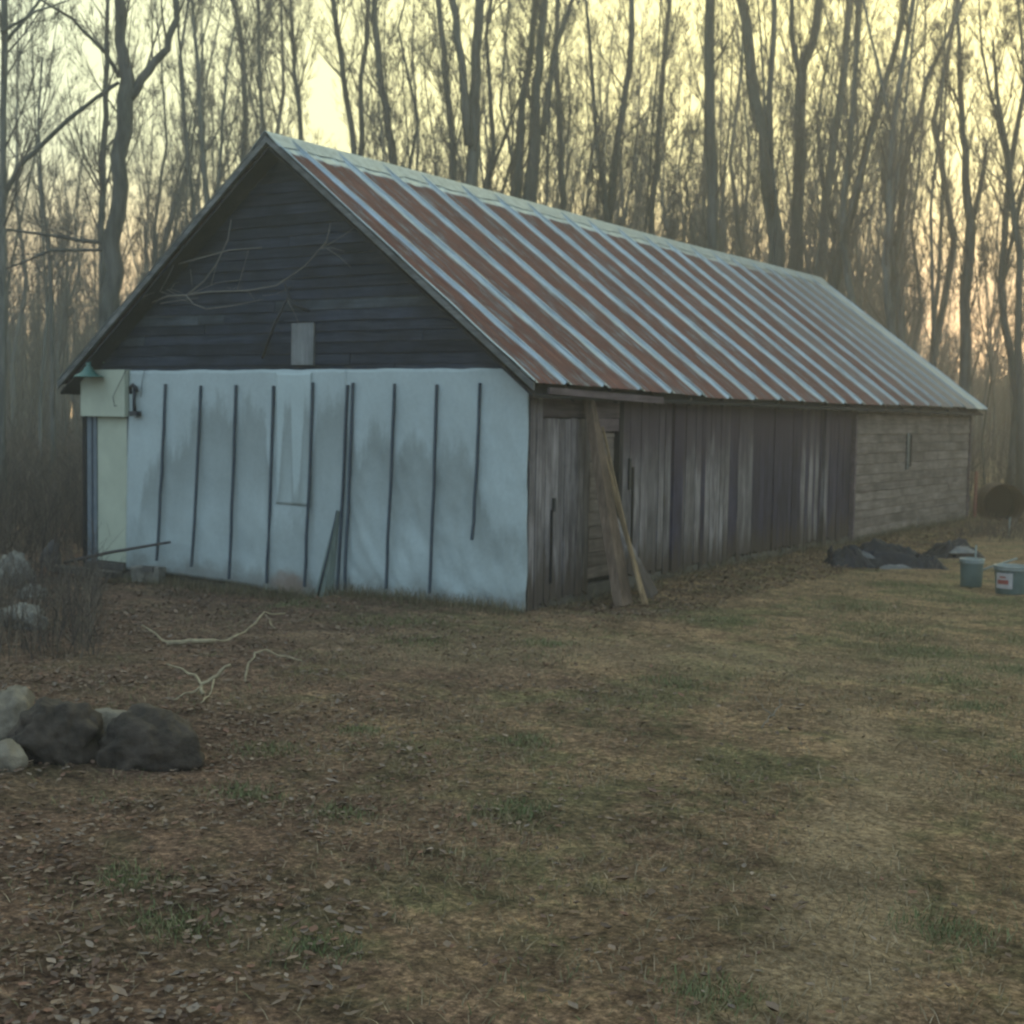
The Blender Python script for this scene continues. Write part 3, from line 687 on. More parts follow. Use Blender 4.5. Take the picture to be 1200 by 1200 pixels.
blob('stone', (-2.95, -3.72, .06), (.24, .12, .14), 15.5, M_rock_grey, 'long pale slab of rubble nearer than the stake', 'stone', .3, 4, .35, yw-.5)
blob('stone', (-4.4, -2.5, .03), (.15, .12, .09), 18.1, M_rock_grey, 'small grey rubble stone between the two pale ones', 'stone', .25, 4, .6)
C_ = empty('concrete_block', (-5.15, -.28, -.06), 'pale concrete block under the lower left corner of the sheeting', 'block')
C_.rotation_euler.z = .25
V_ = box_v(-.19, .19, -.09, .09, -.03, .16); V_ = [(x+rng.uniform(-.012, .012), y+rng.uniform(-.012, .012), z+rng.uniform(-.012, .012)) for x, y, z in V_]
o = link('block_body', mesh('block_body', V_, BOXF), M_rock_grey, C_); m = o.modifiers.new('b', 'BEVEL'); m.width = .012; m.segments = 2
box('block_chip', (-.02, .12, -.105, -.06, .10, .168), M_conc, C_)
tag(box('ground_plank', (-6.9, -5.5, -.55, -.38, -.05, .02), M_gaunt), 'grey weathered plank lying on the ground below the cream door', 'plank')
tag(tube('leaning_pole', [(-6.75, -.22, .02), (-5.8, -.33, .22), (-4.86, -.22, .40)], [.022, .02, .015], M_stick), 'thin dark pole slanting across the door foot and white sheeting', 'pole')
tag(tube('stake', [(-3.0, -4.1, -.05), (-3.01, -4.12, .40), (-3.02, -4.1, .76)], [.022, .02, .018], M_stick), 'dark thin stake standing in the brush at the left edge', 'stake')
blob('stump', (-6.85, -.35, .03), (.13, .12, .26), 22., M_stick, 'small dark stump at the barn corner left of the door', 'stump', .3, 3, .2)

def branchy(name, base, limbs, mat, label, cat='broken branch'):
    o = empty(name, (base[0], base[1], gz(*base[:2])), label, cat)
    for pts, r0, r1 in limbs:
        P_ = [RH*a+FH*b_+Vector((0, 0, c_)) for a, b_, c_ in pts]
        P2 = []
        for i in range(len(P_)-1):
            for t in (0, .33, .66): P2.append(P_[i].lerp(P_[i+1], t)+Vector((rng.uniform(-1, 1), rng.uniform(-1, 1), rng.uniform(-1, 1)))*.012)
        P2.append(P_[-1]); n_ = len(P2)
        tube('limb', P2, [.78*(r0+(r1-r0)*i/(n_-1))*rng.uniform(.8, 1.15) for i in range(n_)], mat, o, 6)
    return o
# (side, away, up) measured from the middle of each branch
branchy('fallen_branch', (-1.03, -3.42, 0), [([(-.62, .5, .10), (-.36, .15, .03), (-.26, 0, .03), (-.05, 0, .04), (.12, .02, .05), (.25, .1, .06), (.36, .3, .12), (.44, .5, .22), (.6, .62, .2)], .012, .010), ([(-.27, 0, .03), (-.1, -.01, .045), (.12, .02, .05)], .03, .022), ([(.44, .5, .20), (.55, .4, .10)], .008, .005)], M_twig, 'long bleached branch curving up at both ends, farther of the broken branches')
branchy('fallen_branch', (.60, -4.97, 0), [([(.02, -.1, .05), (.0, .0, .10), (-.1, .08, .16), (-.28, .14, .20)], .018, .007), ([(.0, .0, .10), (.08, .05, .15), (.17, .1, .21)], .019, .015), ([(.0, -.02, .08), (-.09, -.1, .04), (-.18, -.14, .02)], .010, .006), ([(.08, .02, .12), (.06, -.1, .04), (.03, -.2, .01)], .008, .006)], M_twig, 'small forked pale branch standing in the leaves, its prongs spread')
branchy('fallen_branch', (.45, -4.23, 0), [([(-.12, -.1, .0), (-.1, .0, .12), (-.07, .05, .19), (.0, .06, .20), (.15, .05, .17), (.28, .0, .15)], .012, .008)], M_twig, 'bent tan stick arching off the ground right of the forked branch')
branchy('twig', (3.95, -3.2, 0), [([(-.12, -.2, .01), (-.04, -.05, .03), (.05, .1, .08), (.07, .15, .12)], .005, .003), ([(.0, .02, .04), (-.08, .12, .08), (-.1, .2, .12)], .004, .002)], M_vine, 'thin forked dry twig lying alone on the bare yard', 'twig')
tag(tube('white_stake', [(1.5, 13.3, .0), (1.5, 13.32, .34)], [.012, .011], M_bucket_rim), 'short white stake in the weeds beyond the black tarp', 'stake')

# black tarp heap
T = empty('tarp_heap', (1.1, 7.0, 0), 'crumpled black tarp heap on the ground beside the far end of the wall', 'tarp')
def heap(name, loc, rad, seed, mat, amp=.35, rz=0):
    o = blob(name, (0, 0, 0), rad, seed, mat, None, None, amp, 4, .3); o.parent = T; o.location = loc; o.rotation_euler.z = rz; return o
def drape(name, c, lx, ly, h, seed, mat, rz):
    n_ = 44; V_, Fc = [], []
    for j in range(n_+1):
        for i in range(n_+1):
            u, v = i/n_*2-1, j/n_*2-1
            e = max(0, 1-abs(u)**2.4)*max(0, 1-abs(v)**2.2)
            ridge = noise.ridged_multi_fractal(Vector((u*1.3+seed, v*1.6, 0)), 1, 2, 4, 1, 2)*.16
            cr = abs(math.sin(u*4.2+v*2.3+2.6*fbm(u*1.4, v*1.4, seed)+seed)); zz = h*e*(.55+.4*fbm(u*1.2+seed, v*1.2, 3)+.42*cr)+ridge*h*(.3+e)*1.5
            x = u*lx*(1+.25*fbm(v*1.7, seed)); y = v*ly*(1+.25*fbm(u*1.7, seed+3))
            V_.append((x, y, max(-.02, zz-.03)))
    for j in range(n_):
        for i in range(n_): a = j*(n_+1)+i; Fc.append((a, a+1, a+n_+2, a+n_+1))
    o = link(name, mesh(name, V_, Fc, True), mat, T, c); o.rotation_euler.z = rz; return o
drape('tarp', (-.08, -.66, 0), .36, .24, .27, 3.2, M_tarp, yaw+.15)
drape('tarp', (.30, -.1, 0), .74, .30, .30, 8.1, M_tarp, yaw+.02)
drape('tarp', (.85, .12, 0), .30, .24, .18, 11.4, M_tarp, yaw)
drape('tarp_fold', (-.02, -.50, .16), .26, .04, .10, 5.5, M_tarp_edge, yaw-.40)
drape('tarp_fold', (.55, -.34, 0), .30, .07, .07, 6.5, M_tarp_edge, yaw)
tube('tarp_peak', [(-.36, -.50, .05), (-.42, -.53, .22), (-.39, -.55, .31)], [.11, .05, .012], M_tarp, T, 7)
T.scale = (.88, .88, .85)
T = empty('tarp_scrap', (1.75, 8.9, 0), 'low scrap of black tarp lying behind the upright bucket', 'tarp')
drape('tarp', (0, 0, 0), .42, .3, .22, 14.4, M_tarp, yaw)
drape('tarp_fold', (.18, -.18, .1), .2, .06, .08, 2.5, M_tarp_edge, yaw+.2)

def bucket(x, y, label, r=.15, h=.34, lab=False, lid=True):
    o = empty('bucket', (x, y, gz(x, y)), label, 'bucket'); o.rotation_euler.z = yaw
    body_ = lathe('bucket_body', [(0, .0), (r*.88, .0), (r*.9, .01), (r*.97, h*.8), (r*.97, h*.86)], M_bucket, o, 28, th=.003)
    lathe('bucket_rim', [(r*.97, h*.84), (r*1.07, h*.84), (r*1.07, h*.88), (r*1.0, h*.885), (r*1.06, h*.93), (r*1.06, h), (r*.96, h), (r*.95, h*.86)], M_bucket_rim, body_, 28)
    if not lid: lathe('bucket_bottom', [(0, .02), (r*.86, .02)], M_black, o, 28)
    V_, Fc = tube_vf([(r*1.05*math.cos(t), -.02-r*.2*math.sin(t)*1.5-.06*math.sin(t), h*.88-.0*r*math.sin(t)) for t in [math.pi*i/10 for i in range(11)]], [.004]*11, 5)
    link('bucket_handle', mesh('bucket_handle', V_, Fc, True), M_black, o)
    return o
bu = bucket(2.92, 5.42, 'upright blue green bucket in the short grass past the tarp heap', .14, .34, lid=False)
tube('bucket_stick', [(.04, .0, .2), (.05, .02, .5)], [.012, .010], M_bucket_rim, bu, 6)
b2 = bucket(3.47, 5.05, 'low blue green bucket with a white and red label at the right edge', .19, .33, lid=False)
# its curved label
def arc_patch(name, r, a0, a1, z0, z1, mat, parent, n=8):
    V_, Fc = [], []
    for i in range(n+1):
        t = math.radians(a0+(a1-a0)*i/n)
        for z in (z0, z1): V_.append((r*math.cos(t), r*math.sin(t), z))
    for i in range(n): Fc.append((2*i, 2*i+2, 2*i+3, 2*i+1))
    o = link(name, mesh(name, V_, Fc), mat, parent); s = o.modifiers.new('t', 'SOLIDIFY'); s.thickness = .002; return o
lb = arc_patch('label', .194, -165, -105, .07, .25, M_lab, b2)
arc_patch('label_print', .1965, -158, -118, .12, .17, M_labred, lb); arc_patch('label_print', .1965, -150, -128, .19, .21, M_labred, lb)
tag(tube('white_rod', [(2.6, 6.1, .0), (2.95, 6.35, .16), (3.2, 6.5, .26)], [.012]*3, M_bucket_rim), 'thin pale rod slanting out of the grass between the two buckets', 'rod')

# drums and red board past the barn end
def drum(x, y, rz, label, r=.40, grp=None):
    o = empty('steel_drum', (x, y, gz(x, y)+r*.95), label, 'drum', grp); o.rotation_euler.z = rz
    sh_ = lathe('drum_shell', [(r, -.45), (r*1.03, -.44), (r*1.03, -.42), (r, -.40), (r, -.15), (r*1.02, -.13), (r, -.11), (r, .15), (r*1.02, .17), (r, .19), (r, .43)], M_rust, o, 28, axis='y', th=.012)
    lathe('drum_end', [(0, .40), (r*.98, .40)], M_dark, sh_, 28, axis='y'); return o
drum(.33, 17.35, yaw-.1, 'rusty open drum lying on its side past the barn end')
drum(1.25, 17.6, yaw-.4, 'second dark drum at the right edge of the photo', .36)
tag(hexa('red_board', box_v(.10, .13, 16.26, 16.42, -.05, 1.02), M_red), 'dull red upright board leaning by the far barn corner', 'board')

# ------------------------------------------------------------------ leaf litter, grass, brush
R = np.random.RandomState(11)
def field(n, x0, x1, y0, y1, dens):
    out = []
    while len(out) < n:
        x = R.uniform(x0, x1); y = R.uniform(y0, y1)
        if -6.7 < x < .05 and -.08 < y < 16.5: continue
        if R.rand() < dens(x, y): out.append((x, y))
    return np.array(out)
def sidef(x, y):          # metres right of the camera's line and away from it
    dx, dy = x-CAM.x, y-CAM.y; return dx*RH.x+dy*RH.y, dx*FH.x+dy*FH.y
def leafdens(x, y):
    s, d = sidef(x, y)
    if d < 2.2 or abs(s) > .55*d+2: return 0
    left = 1/(1+math.exp((s/d+.08)*14)); clump = .5+.8*fbm(x*.8, y*.8, 3)+.5*fbm(x*2.6, y*2.6, 8)
    bank = 1.0 if (0 < x < 1.3 and y > .3) else 0
    return max(.0, clump)*(.06+.94*left)*min(1, 9/d)*1.1+bank*.7
LP = field(64000, -12, 9.5, -10, 18, leafdens); N = len(LP)
sz = R.uniform(.008, .024, N)*(1+.5*(R.rand(N) > .93)); th = R.uniform(0, 2*np.pi, N); tl = R.normal(0, .35, N); cu = R.uniform(.1, .6, N)
cx, cyy = np.cos(th), np.sin(th); zb = gzv(LP[:, 0], LP[:, 1])+.004+R.rand(N)*.018
def lp(a, b_, h): return np.stack([LP[:, 0]+a*cx*sz-b_*cyy*sz, LP[:, 1]+a*cyy*sz+b_*cx*sz, zb+h*sz+np.abs(tl)*sz*(a+1)*.5], 1)
j = lambda: R.uniform(.75, 1.25, N)
LV = np.stack([lp(-1*j(), 0, cu*.6), lp(-.25, .62*j(), cu*1.0), lp(.35, .5*j(), cu*.7), lp(1*j(), 0, cu*.9), lp(.3, -.55*j(), cu*.9), lp(-.3, -.6*j(), cu*1.0), lp(0, 0, 0)], 1).reshape(-1, 3)
b_ = (np.arange(N)*7)[:, None]
LF = np.stack([b_+np.array([[0, 5, 6]]), b_+np.array([[5, 4, 6]]), b_+np.array([[4, 3, 6]]), b_+np.array([[3, 2, 6]]), b_+np.array([[2, 1, 6]]), b_+np.array([[1, 0, 6]])], 1).reshape(-1, 3)
pal = np.array([(0.320, 0.225, 0.161), (0.192, 0.123, 0.084), (0.120, 0.080, 0.063), (0.256, 0.123, 0.084), (0.416, 0.312, 0.238), (0.176, 0.102, 0.077), (0.272, 0.217, 0.182)])
lc = pal[R.choice(7, N, p=[.17, .24, .25, .08, .05, .13, .08])]*R.uniform(.6, 1.1, (N, 1)); lc = lc*.6+np.array([(.17, .125, .092)])*.28
me = np_mesh('leaf_litter', LV, LF); set_tint(me, lc, 18)
tag(link('leaf_litter', me, M_leaf), 'dead brown and tan leaves scattered thickly over the left of the yard', kind='stuff')
def blades(name, Pp, h0, h1, wid, lean_, cols, label, mat=M_grass):
    n_ = len(Pp); h = R.uniform(h0, h1, n_); a = R.uniform(0, 2*np.pi, n_); l = R.uniform(*lean_, n_)*h
    dx, dy = np.cos(a), np.sin(a); z0 = gzv(Pp[:, 0], Pp[:, 1])-.005
    p0 = np.stack([Pp[:, 0], Pp[:, 1], z0], 1); w_ = R.uniform(.6, 1.3, n_)*wid; pa = a+R.uniform(.8, 2.3, n_)
    sd_ = np.stack([np.cos(pa), np.sin(pa), np.zeros(n_)], 1)*w_[:, None]
    up_ = h*np.sqrt(np.clip(1-(l/h)**2, .03, 1))
    pm = p0+np.stack([dx*l*.45, dy*l*.45, up_*.62], 1); pt = p0+np.stack([dx*l, dy*l, up_], 1)
    Vv = np.stack([p0-sd_, p0+sd_, pm+sd_*.7, pm-sd_*.7, pt], 1).reshape(-1, 3); bb = (np.arange(n_)*5)[:, None]
    Ff = np.stack([bb+np.array([[0, 1, 2]]), bb+np.array([[0, 2, 3]]), bb+np.array([[3, 2, 4]])], 1).reshape(-1, 3)
    me = np_mesh(name, Vv, Ff); set_tint(me, cols, 9); return tag(link(name, me, mat), label, kind='stuff')
def drydens(x, y):
    s, d = sidef(x, y)
    if d < 2.2 or abs(s) > .55*d+2: return 0
    right = 1/(1+math.exp(-(s/d+.12)*9)); cl = .55+.9*fbm(x*.7+4, y*.7, 6)+.5*fbm(x*2.4, y*2.4, 2)
    return max(.03, cl)*(.25+.75*right)*min(1, 10/d)
DP = field(135000, -12, 14, -10.5, 17, drydens)
pal = np.array([(0.432, 0.334, 0.210), (0.320, 0.246, 0.154), (0.224, 0.174, 0.112), (0.528, 0.406, 0.266), (0.208, 0.196, 0.098)])
dc = pal[R.choice(5, len(DP), p=[.22, .3, .28, .06, .14])]*R.uniform(.6, 1.0, (len(DP), 1)); dc = dc*.75+np.array([(.21, .17, .115)])*.1
blades('dry_grass', DP, .025, .09, .0019, (.7, .985), dc, 'matted straw-coloured dry grass lying over the yard')
tufts = [(3.67, -5.86, .22), (3.45, -7.85, .22), (4.01, -7.7, .2), (2.4, -6.4, .22), (3.0, -6.4, .2), (4.46, -1.1, .4), (3.0, -4.6, .2), (5.9, -6.2, .25), (1.9, -5.7, .25), (2.0, -5.0, .2), (.3, -2.2, .4), (2.5, 2.5, .8), (3.2, 1.2, .6), (4.6, 1.6, .6), (3.9, .3, .5), (1.9, .6, .5), (3.4, 3.9, .8), (4.9, -2.0, .3), (4.9, -.2, .5), (2.8, -2.4, .3), (1.2, -1.6, .3), (-.6, -1.5, .6), (-2.2, -1.1, .5), (2.2, 4.9, .6), (5.6, -3.2, .3), (5.4, -7.3, .2), (2.9, -7.6, .2)]
gp = []
for (x, y, r) in tufts:
    n_ = int(900*(r/.3)**1.3)
    q = R.normal(0, .5, (n_, 2))*r*np.array([1, .8]); gp.append(q+np.array([x, y]))
gp.append(field(16000, -3, 8, -9, 9, lambda x, y: .2 if sidef(x, y)[1] > 3 and abs(sidef(x, y)[0]) < .5*sidef(x, y)[1] and fbm(x*1.1+9, y*1.1, 5) > .12 else 0))
gp = np.concatenate(gp)
gc = np.array([(0.120, 0.152, 0.063), (0.160, 0.181, 0.084), (0.224, 0.217, 0.112)])[R.choice(3, len(gp))]*R.uniform(.6, 1.1, (len(gp), 1))
blades('green_grass', gp, .02, .06, .002, (.45, .97), gc, 'short green grass tufts dotted through the yard')
# rank grass along the sheeting foot and wall foot
rp = np.concatenate([np.stack([R.uniform(-5.6, .1, 5200), -.12-np.abs(R.normal(0, .22, 5200))], 1), np.stack([.06+np.abs(R.normal(0, .16, 3600)), R.uniform(.1, 16, 3600)], 1)])
rc = np.array([(0.256, 0.203, 0.126), (0.176, 0.138, 0.091), (0.120, 0.123, 0.063)])[R.choice(3, len(rp))]*R.uniform(.6, 1.1, (len(rp), 1))
blades('rank_grass', rp, .06, .2, .002, (.2, .8), rc, 'taller withered grass growing along the foot of the barn walls')

# brush: thin stems left of the barn, behind it and at right
def brush(name, n, place, h0, h1, r0, cols, label):
    P_ = np.array([place() for _ in range(n)]); h = R.uniform(h0, h1, n)*R.uniform(.5, 1, n); a = R.uniform(0, 2*np.pi, n); l = np.abs(R.normal(0, .45, n))*h
    z0 = gzv(P_[:, 0], P_[:, 1])-.02; p0 = np.stack([P_[:, 0], P_[:, 1], z0], 1); d = np.stack([np.cos(a)*l, np.sin(a)*l, h], 1)
    pm = p0+d*np.array([.4, .4, .6]); p1 = p0+d; segs = [np.concatenate([p0, pm, np.full((n, 1), r0), np.full((n, 1), r0*.7)], 1), np.concatenate([pm, p1, np.full((n, 1), r0*.7), np.full((n, 1), r0*.25)], 1)]
    for q in range(3):
        t = R.uniform(.2, .9, (n, 1)); s = p0+d*t*np.array([.7, .7, 1]); a2 = R.uniform(0, 2*np.pi, n); L2 = h*R.uniform(.2, .45, n)
        e = s+np.stack([np.cos(a2)*L2*.6, np.sin(a2)*L2*.6, L2*R.uniform(.1, 1, n)], 1)
        segs.append(np.concatenate([s, e, np.full((n, 1), r0*.5), np.full((n, 1), r0*.2)], 1))
    S = np.concatenate(segs, 0); Vv, Ff = seg_arrays(S); me = np_mesh(name, Vv, Ff)
    c3 = cols[R.choice(len(cols), n)]*R.uniform(.6, 1.15, (n, 1)); c3 = np.concatenate([c3]*5, 0)
    at = me.color_attributes.new('tint', 'FLOAT_COLOR', 'CORNER'); cc = np.concatenate([c3, np.ones((len(c3), 1))], 1)
    cc = np.concatenate([np.repeat(cc, 4, axis=0)]*3, 0); at.data.foreach_set('color', cc.astype(np.float32).ravel())
    return tag(link(name, me, M_brush), label, kind='stuff')
def polar(b0, b1, d0, d1, pw=1.0):
    while True:
        b_ = math.radians(R.uniform(b0, b1)); d = d0+(d1-d0)*R.rand()**pw
        x, y = CAM.x+math.sin(b_)*d, CAM.y+math.cos(b_)*d
        if -7.6 < x < .9 and -.6 < y < 17.2: continue
        return x, y
bc = np.array([(.10, .078, .066), (.15, .12, .095), (.075, .06, .056), (.20, .165, .125)])
brush('left_brush', 4400, lambda: polar(-58, -47.5, 16.5, 34, .8), .3, 1.5, .006, bc, 'tangled leafless brush and dead weeds left of the barn')
brush('near_brush', 900, lambda: polar(-57, -50.0, 11.0, 15.5), .15, .75, .004, bc, 'thin dead weeds among the rubble at the left edge')
brush('back_brush', 5500, lambda: polar(-56, -6, 33, 60), .5, 2.4, .010, bc, 'low leafless undergrowth on the wood floor behind the barn')
brush('right_weeds', 3000, lambda: polar(-19, -8, 24, 34), .08, .34, .006, bc*1.05, 'dry brown weeds beyond the buckets and the barn end')

# ------------------------------------------------------------------ trees
def rvec(rg): 
    return Vector((rg.gauss(0, 1), rg.gauss(0, 1), rg.gauss(0, 1))).normalized()
def grow(segs, p, d, length, r0, r1, level, rg, up=.18, wob=.16, kids=None, minr=.0035):
    n = max(2, int(length/(.55 if level < 2 else .4))); n = min(n, 9); st = length/n; pts = [(p.copy(), r0)]
    for i in range(n):
        d = (d+rvec(rg)*wob+Vector((0, 0, up))).normalized(); q = p+d*st; ra = r0+(r1-r0)*i/n; rb = r0+(r1-r0)*(i+1)/n
        segs.append((*p, *q, max(ra, minr), max(rb, minr*.7))); p = q; pts.append((p.copy(), rb, d.copy()))
    if kids and level < len(kids):
        nk, ang, lf = kids[level]; nk = max(1, int(round(nk*rg.uniform(.7, 1.3))))
        for _ in range(nk):
            t = rg.uniform(.15, 1.0); k_ = max(1, min(n, int(t*n+.5))); pp, rr, dd = pts[k_]
            perp = dd.cross(rvec(rg)).normalized(); a = math.radians(rg.gauss(ang, 8))
            nd = (dd*math.cos(a)+perp*math.sin(a)).normalized(); L2 = length*lf*rg.uniform(.55, 1.25)*(1.15-.5*t)
            grow(segs, pp, nd, L2, rr*.55, max(rr*.12, minr*.5), level+1, rg, up*1.3, wob*1.05, kids, minr)
KIDS = [(6, 30, .55), (6, 30, .5), (4, 34, .5)]
def stems_to_tree(stems, rg, dens=1.0, first=.3, minr=.0045):
    """stems: lists of (Vector, radius). Returns trunk mesh data and crown segments."""
    V, Fc, segs = [], [], []
    for si, s in enumerate(stems):
        pts, rad = [], []
        for i in range(len(s)-1):
            (a, ra), (b_, rb) = s[i], s[i+1]; m = 3
            for q in range(m):
                t = q/m; w_ = Vector((rg.gauss(0, 1), rg.gauss(0, 1), 0))*ra*.22*(0 if (i == 0 and q == 0) else 1)
                pts.append(a.lerp(b_, t)+w_); rad.append((ra+(rb-ra)*t)*(1.35 if (i == 0 and q == 0 and si == 0) else 1))
        pts.append(s[-1][0]); rad.append(s[-1][1])
        tube_vf(pts, rad, 7 if si == 0 else 6, V, Fc)
        tot = sum((pts[i+1]-pts[i]).length for i in range(len(pts)-1)); nb = int(tot*1.35*dens)
        for _ in range(nb):
            t = rg.uniform(first if si == 0 else .08, 1.0); k_ = min(len(pts)-2, int(t*(len(pts)-1))); pp = pts[k_].lerp(pts[k_+1], rg.random()); rr = rad[k_]
            dd = (pts[k_+1]-pts[k_]).normalized(); az = rg.uniform(0, 2*math.pi); side = Vector((math.cos(az), math.sin(az), 0)); side = (side-dd*side.dot(dd)).normalized()
            a = math.radians(rg.uniform(16, 50)); L2 = rg.uniform(.9, 2.6)*(1.15-.35*t)*(1 if rr > .05 else .75)
            br = min(rr*.4, .006+.009*L2)
            grow(segs, pp, dd*math.cos(a)+side*math.sin(a), L2, br, .004, 0, rg, .2, .12, KIDS[:2] if rg.random() < .4 else KIDS, minr)
    return V, Fc, segs
def make_tree(name, loc, stems, seed, label, group=None, dens=1.0, first=.3, minr=.0045, cat='tree', part='crown'):
    rg = random.Random(seed); V, Fc, segs = stems_to_tree(stems, rg, dens, first, minr)
    root = empty(name, loc, label, cat, group)
    link('trunk', mesh('trunk', V, Fc, True), M_bark, root)
    vv, ff = twig_arrays(segs, .0062); link(part, np_mesh('crown', vv, ff), M_branch, root)
    return root
def copy_tree(src, name, loc, rz, s, label, group):
    c = src.copy(); c.name = name; col.objects.link(c); c.location = loc; c.rotation_euler = (0, 0, rz); c.scale = s; c['label'] = label; c['group'] = group
    for ch in src.children:
        d = ch.copy(); col.objects.link(d); d.parent = c
    return c
